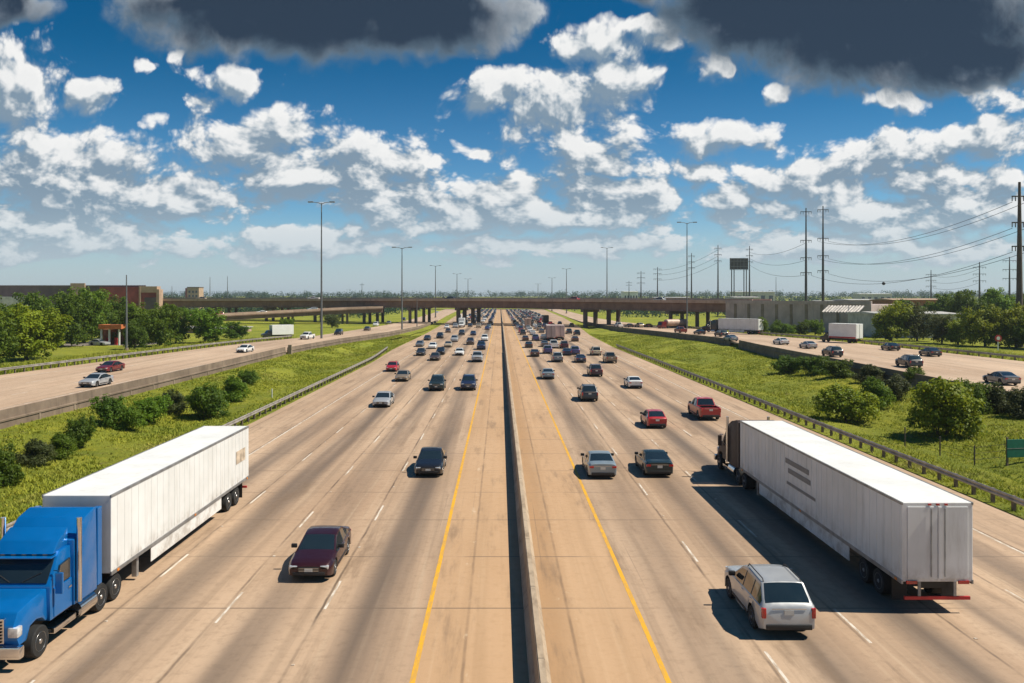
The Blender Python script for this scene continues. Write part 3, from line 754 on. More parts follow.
def hi_parts(kind, colour):
    key = (kind, colour)
    if key in CACHE: return CACHE[key]
    sp = SPEC[kind]
    if kind not in CACHE:
        V, F = body_loft(sp); com = []
        for nm, kk in (('windscreen', 'screen'), ('rear_window', 'rear')):
            m = MB(); submesh(m, V, F, [kk], {kk: M_glass}); com.append((nm, weld(m.mesh(nm)), None))
        for s in (1, -1):
            m = MB(); FF = [(f, k) for f, k in F if sum(V[i][0] for i in f) * s > 0]
            submesh(m, V, FF, ['side'], {'side': M_glass}); com.append(('side_window', weld(m.mesh('side_window')), None))
        for nm, b in front_bits(sp): com.append((nm, b.mesh(nm, 40), None))
        t, k = wheel_mb(sp['wr']); tm, km = t.mesh('wheel', 40), k.mesh('rim', 40); hw = sp['W']/2
        for y in (sp['fa'], sp['ra']):
            for s in (1, -1): com.append(('wheel', tm, ((s*(hw - .125), y, sp['wr']), km)))
        CACHE[kind] = (V, F, com)
    V, F, com = CACHE[kind]
    m = MB(); submesh(m, V, F, ['body', 'pillar', 'under', 'bed'], {'body': pm(colour), 'pillar': M_trim, 'under': M_trim, 'bed': M_trim})
    CACHE[key] = (weld(m.mesh('body')), com)
    return CACHE[key]
def lo_mesh(kind, colour):
    key = ('lo', kind, colour)
    if key in CACHE: return CACHE[key]
    sp = SPEC[kind]; V, F = body_loft(sp, False); m = MB()
    submesh(m, V, F, ['body', 'pillar', 'under', 'bed', 'side', 'screen', 'rear'], {'body': pm(colour), 'pillar': M_trim, 'under': M_trim, 'bed': M_trim, 'side': M_glass, 'screen': M_glass, 'rear': M_glass})
    for nm, b in front_bits(sp)[:4]:
        o = len(m.v); m.v += b.v
        for f, k in zip(b.f, b.mi): m.f.append(tuple(i + o for i in f)); m.mi.append(m.mat(b.mats[k]))
    hw = sp['W']/2
    for y in (sp['fa'], sp['ra']):
        for s in (1, -1): m.lathe_x([(-.11, sp['wr']), (.11, sp['wr'])], M_tyre, 10, (s*(hw - .13), y, sp['wr']))
    CACHE[key] = weld(m.mesh(kind + '_far'))
    return CACHE[key]
WORD = {'sedan': ('sedan', 'car'), 'hatchback': ('hatchback', 'car'), 'suv': ('sport_utility_vehicle', 'car'), 'minivan': ('minivan', 'van'), 'pickup': ('pickup_truck', 'pickup')}
def vehicle(kind, colour, x, y, away, label, group, z=0.0, hi=True, rz=0.0):
    """(x, y): middle of the end that faces the camera"""
    sp = SPEC[kind]; nm, cat = WORD[kind]
    loc = (x, y, z + .002) if not away else (x, y + sp['L'], z + .002); rot = rz + (PI if away else 0)
    if not hi:
        o = link(nm, lo_mesh(kind, colour), None, loc); o.rotation_euler.z = rot
        return tag(o, label, cat, group)
    root = empty(nm, loc, label, cat, group, rot)
    b, com = hi_parts(kind, colour)
    link('body', b, root)
    for n_, me, wh in com:
        if wh: w = link(n_, me, root, wh[0]); link('rim', wh[1], w)
        else: link(n_, me, root)
    return root

# --- big trucks
def trailer(L, z0=1.15, zt=4.05, W=2.6, skirt=True, stripe=None):
    """origin at the front lower middle on the road, running towards +y; returns list of (name, builder, subs)"""
    hw = W/2; parts = []
    m = MB(); m.box(-hw, hw, 0, L, z0, zt, M_skin, .03)
    for i in range(int(L / .61)):
        y = .5 + i*.61
        for s in (-1, 1): m.box(min(s*(hw - .01), s*(hw + .012)), max(s*(hw - .01), s*(hw + .012)), y - .014, y + .014, z0 + .12, zt - .1, M_skin)
    parts.append(('trailer_box', m, []))
    m = MB()
    for s in (-1, 1):
        m.box(min(s*(hw - .05), s*(hw + .02)), max(s*(hw - .05), s*(hw + .02)), -.01, L + .01, zt - .09, zt + .012, M_steel, .01)
        m.box(min(s*(hw - .05), s*(hw + .022)), max(s*(hw - .05), s*(hw + .022)), -.01, L + .01, z0 - .08, z0 + .07, M_steel, .01)
    parts.append(('edge_rail', m, []))
    m = MB(); m.box(-hw + .2, -.02, L + .003, L + .04, z0 + .12, zt - .15, M_skin, .01); h1 = MB(); h1.tube([(-.25, L + .07, z0 + .2), (-.25, L + .07, zt - .2)], .02, M_steel)
    parts.append(('rear_door', m, [('lock_bar', h1)]))
    m = MB(); m.box(.02, hw - .2, L + .003, L + .04, z0 + .12, zt - .15, M_skin, .01); h1 = MB(); h1.tube([(.25, L + .07, z0 + .2), (.25, L + .07, zt - .2)], .02, M_steel)
    parts.append(('rear_door', m, [('lock_bar', h1)]))
    m = MB(); m.box(-hw + .1, hw - .1, L - .06, L + .02, .5, .62, M_redsign); m.box(-.7, -.6, L - .06, L, .6, z0, M_steel); m.box(.6, .7, L - .06, L, .6, z0, M_steel)
    parts.append(('underride_bar', m, []))
    for s in (-1, 1):
        m = MB(); x0, x1 = sorted((s*.75, s*1.15)); m.box(x0, x1, L + .0, L + .05, z0 - .07, z0 + .05, M_tail, .01); parts.append(('tail_light', m, []))
        if skirt:
            m = MB(); x0, x1 = sorted((s*(hw - .06), s*(hw - .03))); m.box(x0, x1, 3.6, L - 4.6, .45, z0 - .081, M_skin); parts.append(('side_skirt', m, []))
    m = MB(); m.box(-.5, .5, .3, L - .2, z0 - .3, z0 - .005, M_black); m.box(-1.1, -.9, 2.6, 2.8, .15, z0, M_steel); m.box(.9, 1.1, 2.6, 2.8, .15, z0, M_steel)
    parts.append(('chassis', m, []))
    for k in range(3):
        m = MB(); m.box(-.3 + k*.3 - .06, -.3 + k*.3 + .06, L + .01, L + .05, zt - .1, zt - .03, M_tail, .01); parts.append(('marker_light', m, []))
    for s in (-1, 1):
        for y in (.5, L*.5, L - .4):
            m = MB(); x0, x1 = sorted((s*(hw + .02), s*(hw + .045))); m.box(x0, x1, y - .08, y + .08, z0 - .05, z0 + .04, M_amber); parts.append(('marker_light', m, []))
        m = MB(); x0, x1 = sorted((s*.65, s*1.22)); m.box(x0, x1, L - .95, L - .93, .15, z0 - .1, M_trim); parts.append(('mud_flap', m, []))
    return parts
def wheels(root, ys, W=2.5, r=.5, dual=True, kmat=None):
    key = ('tw', r, dual)
    if key not in CACHE:
        t, k = wheel_mb(r, .58 if dual else .32, 24); CACHE[key] = (t.mesh('wheel', 40), k.mesh('rim', 40))
    tm, km = CACHE[key]
    for y in ys:
        for s in (-1, 1):
            w = link('wheel', tm, root, (s*(W/2 - (.3 if dual else .17)), y, r)); link('rim', km, w)
def tractor(root, colour, y1, chrome=True, k=1.0):
    """long nosed sleeper tractor whose back wall stands at y1, nose towards -y"""
    c = pm(colour) if colour != 'dark brown' else simple('flat_brown_paint', (0.07, 0.045, 0.036), .6, 0, .1, 1)
    L = 6.4 * k; y0 = y1 - L
    Y = lambda v: y0 + v * k
    tp = lambda y, z: 1.0
    m = MB(); m.prism([(Y(.25), .75), (Y(.2), 1.35), (Y(.45), 1.72), (Y(1.2), 1.9), (Y(2.05), 2.0), (Y(2.1), .95), (Y(1.95), .95), (Y(1.75), 1.12), (Y(1.35), 1.2), (Y(.95), 1.12), (Y(.72), .75)], -1.06, 1.06, c, lambda y, z: 0.82 + .18*min(1, (y - y0)/1.8) if z > 1.2 else 1.0, .07)
    m.build('bonnet', root, 35)
    m = MB(); m.prism([(Y(2.06), .9), (Y(2.06), 2.03), (Y(2.7), 2.85), (Y(2.95), 3.0), (Y(3.7), 3.0), (Y(3.7), .9)], -1.16, 1.16, c, lambda y, z: 1 - .06*max(0, z - 2), .05)
    m.build('cab', root, 35)
    m = MB(); m.prism([(Y(3.703), .9), (Y(3.703), 3.15), (Y(4.6), 3.75), (Y(5.4), 3.92), (Y(5.6), 3.9), (Y(5.6), .9)], -1.22, 1.22, c, lambda y, z: 1 - .03*max(0, z - 3), .06)
    m.build('sleeper', root, 35)
    m = MB(); m.prism([(Y(2.6), 2.95), (Y(3.0), 3.32), (Y(3.695), 3.62), (Y(3.695), 2.98)], -1.0, 1.0, c, None, .05); m.build('roof_fairing', root, 35)
    m = MB(); m.prism([(Y(2.11), 2.12), (Y(2.09), 2.14), (Y(2.62), 2.8), (Y(2.66), 2.77)], -1.02, 1.02, M_glass, None, .01); m.build('windscreen', root, 35)
    v = MB(); v.box(-1.05, 1.05, Y(2.35), Y(2.75), 2.86, 2.9, c, .015); v.build('sun_visor', root)
    for s in (-1, 1):
        m = MB(); x0, x1 = sorted((s*1.1, s*1.175)); m.prism([(Y(2.45), 1.95), (Y(2.75), 2.55), (Y(3.5), 2.62), (Y(3.5), 1.95)], x0, x1, M_glass, None, .01); m.build('side_window', root)
        d = MB(); x0, x1 = sorted((s*1.1, s*1.185)); d.box(x0, x1, Y(2.3), Y(3.6), .95, 1.9, c, .02); dd = d.build('door', root)
        h = MB(); x0, x1 = sorted((s*1.185, s*1.22)); h.box(x0, x1, Y(3.3), Y(3.5), 1.62, 1.68, M_chrome); h.build('handle', dd)
        m = MB(); x0, x1 = sorted((s*.72, s*1.04)); m.box(x0, x1, Y(.17), Y(.5), 1.0, 1.32, M_head, .05); m.build('headlight', root, 40)
        m = MB(); x0, x1 = sorted((s*1.25, s*1.5)); m.box(x0, x1, Y(2.2), Y(2.3), 1.75, 2.45, c, .03); m.tube([(s*1.16, Y(2.3), 2.5), (s*1.4, Y(2.25), 2.5)], .02, M_chrome); m.build('wing_mirror', root)
        m = MB(); m.tube([(s*1.02, Y(4.0), .62), (s*1.02, Y(5.3), .62)], .33, M_chrome, 20); m.build('fuel_tank', root, 40)
        m = MB(); x0, x1 = sorted((s*.75, s*1.2)); m.box(x0, x1, Y(2.3), Y(3.9), .4, .6, M_chrome, .03); m.build('step', root)
        m = MB(); x0, x1 = sorted((s*1.0, s*1.22)); m.box(x0, x1, Y(5.62), Y(6.0), 1.0, 3.85, c, .03); m.build('side_fairing', root)
    for q_ in (-.7, -.35, 0, .35, .7):
        m = MB(); m.box(q_ - .07, q_ + .07, Y(2.62), Y(2.74), 2.905, 2.97, M_amber, .02); m.build('marker_light', root)
    for s in (-1, 1):
        m = MB(); m.tube([(s*1.32, Y(3.85), 1.0), (s*1.32, Y(3.85), 3.9)], .09, M_chrome, 12); m.build('exhaust_stack', root, 40)
        m = MB(); m.tube([(s*.2, Y(2.1), 2.16), (s*.75, Y(2.3), 2.42)], .018, M_black, 5); m.build('wiper', root)
    m = MB(); m.box(-.62, .62, Y(.16), Y(.3), .82, 1.6, M_chrome, .02)
    for i in range(7): m.box(-.56, .56, Y(.13), Y(.17), .88 + i*.1, .93 + i*.1, M_black)
    m.build('grille', root)
    m = MB(); m.box(-1.2, 1.2, Y(-.02), Y(.3), .4, .78, M_chrome if chrome else M_grey, .06); m.build('front_bumper', root, 40)
    m = MB(); m.box(-.45, .45, Y(.4), Y(8.2), .55, .85, M_black); m.build('chassis', root)
    wheels(root, [Y(1.35)], 2.4, .5, False); wheels(root, [Y(5.9), Y(7.2)], 2.5, .5, True)
def semi(x, y_front_of_trailer, L, colour, away, label, group, z=0, full=True, zt=4.05, k=1.0):
    """origin at the trailer's nose on the road; local +y runs to the trailer's tail"""
    root = empty('semi_truck', (x, y_front_of_trailer, z + .003), label, 'truck', group, PI if away else 0)
    for nm, b, subs in trailer(L, zt=zt):
        o = b.build(nm, root)
        for sn, sb in subs: sb.build(sn, o)
    tractor(root, colour, -.75 + .55, True, k)
    wheels(root, [L - 2.0, L - 3.3])
    return root
def box_truck(x, y, away, label, group, cabc='white', L=6.2, zt=3.5, z=0, rz=0, boxm=None):
    root = empty('box_truck', (x, y, z + .003), label, 'truck', group, rz + (PI if away else 0))
    boxm = boxm or M_white
    m = MB(); m.box(-1.22, 1.22, 2.4, 2.4 + L, 1.0, zt, boxm, .03); m.build('cargo_box', root)
    m = MB(); m.box(-1.1, -.015, 2.404 + L, 2.43 + L, 1.1, zt - .15, boxm, .01); m.build('rear_door', root); m = MB(); m.box(.015, 1.1, 2.404 + L, 2.43 + L, 1.1, zt - .15, boxm, .01); m.build('rear_door', root)
    m = MB(); m.box(-.04, .04, 2.43 + L, 2.45 + L, 1.1, zt - .1, M_black); m.build('door_gap_strip', root)
    m = MB(); m.prism([(0, .5), (-.02, 1.15), (.35, 1.35), (.95, 1.45), (1.45, 2.15), (1.7, 2.25), (2.38, 2.25), (2.38, .5)], -1.0, 1.0, pm(cabc), None, .05); m.build('cab', root, 35)
    m = MB(); m.prism([(.94, 1.5), (1.42, 2.12), (1.45, 2.1), (.99, 1.49)], -.88, .88, M_glass); m.build('windscreen', root)
    for s in (-1, 1):
        m = MB(); x0, x1 = sorted((s*.97, s*1.012)); m.prism([(1.15, 1.5), (1.5, 2.08), (2.1, 2.08), (2.1, 1.5)], x0, x1, M_glass); m.build('side_window', root)
        m = MB(); x0, x1 = sorted((s*.6, s*.92)); m.box(x0, x1, -.05, .1, .85, 1.05, M_head, .02); m.build('headlight', root)
        m = MB(); x0, x1 = sorted((s*.85, s*1.1)); m.box(x0, x1, 2.4 + L, 2.44 + L, .75, .92, M_tail, .01); m.build('tail_light', root)
    m = MB(); m.box(-.5, .5, .2, 2.2 + L, .55, .9, M_black); m.box(-1.1, 1.1, 2.3 + L, 2.42 + L, .5, .65, M_black); m.build('chassis', root)
    wheels(root, [.85], 2.0, .42, False); wheels(root, [L + .6], 2.3, .42, True)
    return root

G_IN = 'vehicles coming towards the camera on the motorway'; G_OUT = 'vehicles driving away on the motorway'
G_LS = 'vehicles on the left side road'; G_RS = 'vehicles on the right side road'
placed = []      # (x, y) of everything on the main road, so fillers keep their distance
def car(px, py, kind, colour, away, label, hi=True, x=None):
    X, Y = at(px, py)
    if x is not None: X = x
    placed.append((X, Y)); vehicle(kind, colour, X, Y, away, label, G_OUT if away else G_IN, 0, hi)
# the two big lorries
t = semi(-15.95, 30.9, 16.9, 'blue', False, 'blue long-nosed lorry pulling a white trailer in the outer oncoming lane', G_IN, 0, True, 4.1, .86)
# faint grey lettering panel near the tail of the blue lorry's trailer
t2 = semi(16.0, 50.2, 20.2, 'dark brown', True, 'white trailer lorry with dark cab driving away, casting shadow on the road', G_OUT)
mb = MB()
for (a, b, c, d) in ((8.0, 11.2, 3.1, 3.35), (8.4, 11.4, 2.65, 2.9), (8.2, 12.0, 2.05, 2.2)): mb.box(1.313, 1.319, a, b, c, d, M_grey)
mb.build('side_stripe', t2)
mb = MB(); mb.box(1.313, 1.319, 14.6, 16.2, 2.3, 3.0, simple('tan_emblem', (0.5, 0.4, 0.3), 0.6, 0, 0.4, 2)); mb.build('side_emblem', t)

# near traffic: oncoming
car(428, 478, 'sedan', 'black', False, 'black sedan with shiny bonnet, first car in the oncoming lane beside the yellow line')
car(318, 583, 'sedan', 'dark wine', False, 'dark wine red sedan, the nearest oncoming car, beside the blue lorry', x=-7.75)
car(468, 391, 'suv', 'dark blue', False, 'dark blue utility vehicle close to the yellow line, abreast of a dark green one')
car(436, 391.4, 'suv', 'dark green', False, 'dark green utility vehicle abreast of the dark blue one')
car(380.5, 408, 'sedan', 'silver', False, 'silver sedan in the third oncoming lane near the end of the guardrail')
car(401, 382, 'sedan', 'tan', False, 'tan sedan just behind the silver sedan in the third oncoming lane')
car(477, 362.5, 'pickup', 'silver', False, 'silver pickup truck leading a queue beside the yellow line')
car(459, 355.8, 'sedan', 'white', False, 'white sedan alone in the second oncoming lane')
car(434.4, 361, 'sedan', 'brown', False, 'brown sedan in the third oncoming lane, well behind the tan sedan', x=-12.2)
car(420, 356, 'hatchback', 'charcoal', False, 'charcoal hatchback in the outer oncoming lane by the grass')
car(391, 372, 'hatchback', 'red', False, 'small red hatchback in the outer oncoming lane past the guardrail end')
# near traffic: driving away
car(790, 640, 'suv', 'silver', True, 'silver utility vehicle with white roof, nearest car driving away, by the white trailer', x=9.75)
car(603, 479.7, 'sedan', 'silver-blue', True, 'silver blue sedan driving away beside the right yellow line')
car(660, 478, 'sedan', 'dark teal', True, 'dark teal sedan driving away abreast of the silver blue one')
car(657.6, 429, 'hatchback', 'red', True, 'bright red hatchback driving away ahead of the dark teal sedan')
car(713, 421, 'pickup', 'red', True, 'red pickup truck driving away just ahead of the white trailer lorry', x=19.9)
car(590, 402, 'suv', 'charcoal', True, 'charcoal utility vehicle driving away, second lane, behind the silver grey traffic')
car(636, 389, 'sedan', 'white', True, 'white sedan driving away near the right guardrail')
car(547.5, 379.7, 'sedan', 'silver-blue', True, 'pale silver blue sedan, last in the queue by the right yellow line', x=6.9)
car(596.7, 377, 'suv', 'maroon', True, 'dark maroon utility vehicle driving away in the third lane')
car(612, 363.6, 'pickup', 'tan', True, 'tan pickup truck driving away in the fourth lane')
car(597, 355.8, 'minivan', 'beige', True, 'beige minivan driving away ahead of the tan pickup')
car(581.4, 363, 'sedan', 'dark blue', True, 'dark blue sedan driving away in the third lane ahead of the maroon one')
car(558, 362.5, 'suv', 'grey', True, 'grey utility vehicle driving away in the second lane behind a white pickup')
car(535, 357, 'sedan', 'brown', True, 'brown sedan driving away beside the yellow line, ahead of the pale blue sedan')
# middle distance: seen as a few pixels, one mesh each
MID_IN = [(440, 355, 'hatchback', 'black'), (419, 347, 'sedan', 'grey'), (432, 349, 'sedan', 'white'), (481, 350, 'pickup', 'dark blue'), (447.7, 347.5, 'sedan', 'beige'), (454, 342, 'suv', 'silver'),
 (470, 345, 'suv', 'brown'), (426.6, 340.6, 'sedan', 'charcoal'), (439.4, 338.6, 'minivan', 'black'), (484.5, 341, 'minivan', 'white'), (461.4, 335.3, 'suv', 'charcoal'), (447.7, 332.8, 'hatchback', 'brown'),
 (473, 335.5, 'sedan', 'dark blue'), (487, 330, 'sedan', 'blue-violet'), (491, 325.3, 'suv', 'brown'), (470, 327, 'sedan', 'charcoal'), (480, 326, 'sedan', 'maroon'), (475, 318.5, 'suv', 'black'), (484, 318.5, 'sedan', 'charcoal'),
 (493, 317.8, 'suv', 'black'), (469.6, 316.4, 'sedan', 'brown'), (489, 313.7, 'pickup', 'black'), (495, 313, 'sedan', 'charcoal'), (455, 328, 'pickup', 'silver'), (463, 313.7, 'sedan', 'grey')]
MID_OUT = [(575.6, 355, 'suv', 'blue-violet'), (567.5, 355.8, 'sedan', 'dark blue'), (548, 354, 'suv', 'blue-violet'), (554.5, 348.6, 'pickup', 'white'), (545, 347, 'sedan', 'grey'), (529, 348, 'sedan', 'charcoal'),
 (564.7, 348.7, 'suv', 'maroon'), (575.6, 341.7, 'sedan', 'brown'), (569.5, 334, 'suv', 'charcoal'), (577.5, 335.5, 'suv', 'black'), (535.8, 341, 'suv', 'blue-violet'), (525.6, 341, 'sedan', 'brown'),
 (544, 339.5, 'sedan', 'silver'), (523, 335, 'suv', 'charcoal'), (533, 335, 'sedan', 'white'), (542, 333, 'sedan', 'grey'), (550.5, 334.5, 'minivan', 'silver'), (521, 330, 'sedan', 'dark blue'),
 (537, 329, 'sedan', 'silver'), (547, 330, 'pickup', 'black'), (556, 329, 'sedan', 'grey'), (560, 324.6, 'sedan', 'brown'), (572, 326.5, 'sedan', 'charcoal'), (517, 325, 'sedan', 'silver'), (531, 325, 'minivan', 'black'), (540, 325.5, 'sedan', 'white')]
LN_IN = [(-4.55, 'inner oncoming lane'), (-8.3, 'second oncoming lane'), (-12.1, 'third oncoming lane'), (-16.3, 'fourth oncoming lane'), (-20.5, 'outermost oncoming lane')]
LN_OUT = [(6.9, 'inner departing lane'), (10.5, 'second departing lane'), (14.3, 'third departing lane'), (18.1, 'fourth departing lane'), (21.8, 'fifth departing lane'), (26, 'outermost departing lane')]
NICE = {'suv': 'utility vehicle', 'pickup': 'pickup', 'sedan': 'sedan', 'hatchback': 'hatchback', 'minivan': 'minivan', 'box': 'lorry'}
SEEN = set()
def unique_label(parts):
    for p in parts:
        if p not in SEEN and len(p.split()) <= 16: SEEN.add(p); return p
    k = 2; base = parts[-1]
    return None
def describe(lst, lanes, word):
    """label each car by its look and the car right in front of it in its lane"""
    rows = {}
    for (x, y, k, c) in lst:
        ln = min(lanes, key=lambda l: abs(l[0] - x)); rows.setdefault(ln[1], []).append([y, x, k, c])
    out = []
    for ln, row in rows.items():
        row.sort()
        for i, (y, x, k, c) in enumerate(row):
            me = f'{c} {NICE[k]}'
            near = f'{row[i-1][3]} {NICE[row[i-1][2]]}' if i else None
            far = f'{row[i+1][3]} {NICE[row[i+1][2]]}' if i + 1 < len(row) else None
            w = 'beyond' 
            cands = []
            if near: cands.append(f'{me} just beyond the {near} in the {ln}')
            if near and far: cands.append(f'{me} between the {near} and the {far} in the {ln}')
            if far: cands.append(f'{me} with the {far} behind it in the {ln}')
            cands.append(f'{me} nearest the camera of the small cars in the {ln}')
            lab = unique_label(cands)
            out.append((x, y, k, c, lab or cands[0]))
    return out
def world(lst): return [(*at(px, py), k, c) for px, py, k, c in lst]
wi, wo = world(MID_IN), world(MID_OUT)
placed += [(x, y) for x, y, k, c in wi + wo]
# box trucks among the traffic
box_truck(14.0, 224 + 8.6, True, 'white box lorry seen from behind, left of a pair amid the departing traffic', G_OUT, 'white', 6.2, 4.3, boxm=M_panel)
box_truck(16.75, 228 + 8.6, True, 'pale box lorry seen from behind, right of a pair amid the departing traffic', G_OUT, 'grey', 6.2, 4.2, boxm=M_panel)
box_truck(11.0, 322 + 8.6, True, 'dark brown box lorry driving away towards the overpass', G_OUT, 'brown', 6.2, 3.9, boxm=M_bridgep)
box_truck(20.6, 366 + 9.6, True, 'large charcoal lorry driving away under the overpass', G_OUT, 'charcoal', 7.2, 4.2, boxm=simple('charcoal_box', (0.06, 0.06, 0.065), 0.6))
box_truck(-15.6, 330, False, 'white box lorry coming towards the camera before the left bridge column', G_IN, 'white', 6.2, 3.7)
box_truck(-20.4, 405, False, 'white box lorry coming out from under the overpass in the outer lane', G_IN, 'silver', 6.2, 3.7)
placed += [(14, 224), (16.75, 228), (11, 322), (20.6, 366), (-15.6, 330), (-20.4, 405)]
# queues further off
rnd = random.Random(5)
PAL = ['black', 'charcoal', 'charcoal', 'grey', 'silver', 'white', 'white', 'brown', 'dark blue', 'maroon', 'silver', 'tan', 'blue-violet', 'red', 'beige', 'dark green', 'silver-blue']
KND = ['sedan', 'sedan', 'suv', 'suv', 'pickup', 'minivan', 'hatchback']
def fill(lanes, y0, y1, step, sgn):
    out = []
    for lx, nm in lanes:
        y = y0 + rnd.random() * step
        while y < y1:
            x = lx + rnd.uniform(-.35, .35)
            if all(abs(x - a) > 2.3 or abs(y - b) > 8.5 for a, b in placed):
                placed.append((x, y)); out.append((x, y, rnd.choice(KND), rnd.choice(PAL)))
            y += step * rnd.uniform(.75, 1.5)
    return out
fi = fill(LN_IN, 300, 480, 34, -1); fo = fill(LN_OUT[:5], 255, 470, 15, 1)
for lst, lanes, away, g in ((wi + fi, LN_IN, False, G_IN), (wo + fo, LN_OUT, True, G_OUT)):
    for x, y, k, c, lab in describe(lst, lanes, ''): vehicle(k, c, x, y, away, lab, g, 0, False)
for lanes, y1, step, away, lab, g in ((LN_IN, 900, 33, False, 'tiny oncoming car far beyond the overpass, one of many specks', 'distant oncoming cars beyond the overpass'),
                                      (LN_OUT, 820, 17.5, True, 'tiny departing car packed in the jam far beyond the overpass', 'distant departing cars beyond the overpass')):
    for x, y, k, c in fill(lanes, 484, y1, step, 1): vehicle(k, c, x, y, away, lab, g, 0, False)

# side roads
def side(px, py, kind, colour, away, label, z, hi=False, rz=0.0):
    X, Y = at(px, py, z); vehicle(kind, colour, X, Y, away, label, G_LS if X < 0 else G_RS, lerp(ZR_L if X < 0 else ZR_R, Y) + .004, hi, rz)
side(85, 388, 'sedan', 'silver', False, 'silver sedan alone on the near stretch of the left side road', 1.5, True, R(-2))
side(101, 373, 'sedan', 'dark red', False, 'dark red sedan on the far lane of the left side road', 1.5, True, R(-3))
side(240, 353, 'sedan', 'white', False, 'white sedan on the left side road beside the long wall', 1.5, True, R(-5))
side(303, 340, 'pickup', 'white', False, 'white pickup truck beside the tall twin-arm lamp on the left side road', 1.2, True, R(-9))
side(337, 335.5, 'suv', 'black', False, 'black utility vehicle just behind the tall lamp on the left side road', 1.0)
side(366, 331, 'sedan', 'brown', False, 'brown sedan left of the second lamp on the left side road', .8)
side(375, 326, 'minivan', 'white', False, 'white minivan beneath the overpass on the left side road', .6)
side(388, 324, 'sedan', 'grey', False, 'grey sedan beneath the overpass on the left side road', .5)
side(403, 321, 'suv', 'black', False, 'black utility vehicle far along the left side road under the overpass', .3)
side(424, 316, 'sedan', 'red', False, 'red sedan at the far end of the left side road', .2)
side(437, 313, 'sedan', 'white', False, 'white sedan at the far end of the left side road', .2)
x_, y_ = at(262, 338, 1.0)
box_truck(x_, y_, False, 'white box lorry behind the left side road, near the ramp bridge', G_LS, 'charcoal', 6.0, 3.6, z=gz(x_, y_), rz=R(-55))
side(1015, 386, 'sedan', 'grey', True, 'grey sedan nearest the camera on the right side road', 1.9, True, R(-2))
side(918, 368.5, 'suv', 'charcoal', True, 'charcoal utility vehicle passing the end of the bushes on the right side road', 1.9, True, R(-2))
side(938, 357, 'sedan', 'charcoal', True, 'charcoal sedan in the far lane of the right side road', 1.9, True, R(-2))
side(897, 351, 'sedan', 'black', True, 'low black sedan by the guardrail of the right side road below the trees', 1.9, True, R(-2))
side(838, 357.5, 'suv', 'black', True, 'black utility vehicle behind the dark low bushes on the right side road', 1.9, True, R(0))
side(812, 349, 'sedan', 'silver', True, 'silver sedan between the two white lorries on the right side road', 1.9, True, R(3))
side(784, 345, 'sedan', 'white', True, 'white sedan left of the silver one on the right side road', 1.9, True, R(4))
side(732, 341.5, 'sedan', 'silver-blue', True, 'pale blue sedan beside the white trailer on the right side road', 1.9, True, R(8))
side(722, 337, 'suv', 'black', True, 'black utility vehicle beside the white trailer on the right side road', 1.7, True, R(9))
side(700, 335, 'sedan', 'black', True, 'small black sedan ahead of the white trailer on the right side road', 1.5, False, R(10))
side(681, 334, 'pickup', 'dark red', True, 'dark red pickup truck near the lamp post on the right side road', 1.2, False, R(10))
for px, c, k in ((618, 'white', 'pickup'), (629, 'charcoal', 'sedan'), (639, 'beige', 'suv'), (648, 'brown', 'sedan'), (661, 'silver', 'sedan')):
    side(px, 327.6, k, c, True, f'{c} {NICE[k]} under the right half of the overpass on the side road', .9, False, R(12))
# lorries on the right side road
x_, y_ = at(739, 334.5, 1.7)
s1 = semi(64.7, 240, 13.5, 'charcoal', True, 'white trailer lorry on the right side road just right of the overpass', G_RS, lerp(ZR_R, y_), zt=4.3); s1.rotation_euler.z = PI + R(38)
x_, y_ = at(846, 343, 1.9)
s2 = box_truck(x_ - 2.5, y_ + 6.5, True, 'white box lorry with black cab and red stripe in front of the grey panel wall', G_RS, 'black', 6.8, 4.2, z=1.9, rz=R(32))
mb = MB(); mb.box(-1.235, -1.224, 2.5, 9.1, 1.02, 1.35, M_redsign); mb.box(1.224, 1.235, 2.5, 9.1, 1.02, 1.35, M_redsign); mb.build('red_stripe', s2)
x_, y_ = at(662, 329, .8)
t3 = empty('tanker_truck', (x_, y_, .7), 'beige tanker lorry waiting below the overpass on the right', 'truck', G_RS, R(-60))
mb = MB(); mb.tube([(0, 1.5, 2.3), (0, 1.8, 2.3), (0, 11.2, 2.3), (0, 11.5, 2.3)], [.9, 1.25, 1.25, .9], simple('tank_beige', (0.42, 0.3, 0.24), .5, .1, .2, 1), 20); mb.build('tank', t3, 40)
mb = MB(); mb.prism([(-1.2, .6), (-1.2, 1.5), (-.8, 2.6), (-.4, 2.8), (1.1, 2.8), (1.1, .6)], -1.15, 1.15, pm('dark red'), None, .06); mb.build('cab', t3, 35)
mb = MB(); mb.prism([(-1.2, 1.62), (-.83, 2.5), (-.8, 2.48), (-1.16, 1.6)], -1, 1, M_glass); mb.build('windscreen', t3)
mb = MB(); mb.box(-.5, .5, -.8, 11.2, .6, 1.05, M_black); mb.build('chassis', t3)
wheels(t3, [-.3, 2.2, 9.2, 10.4])
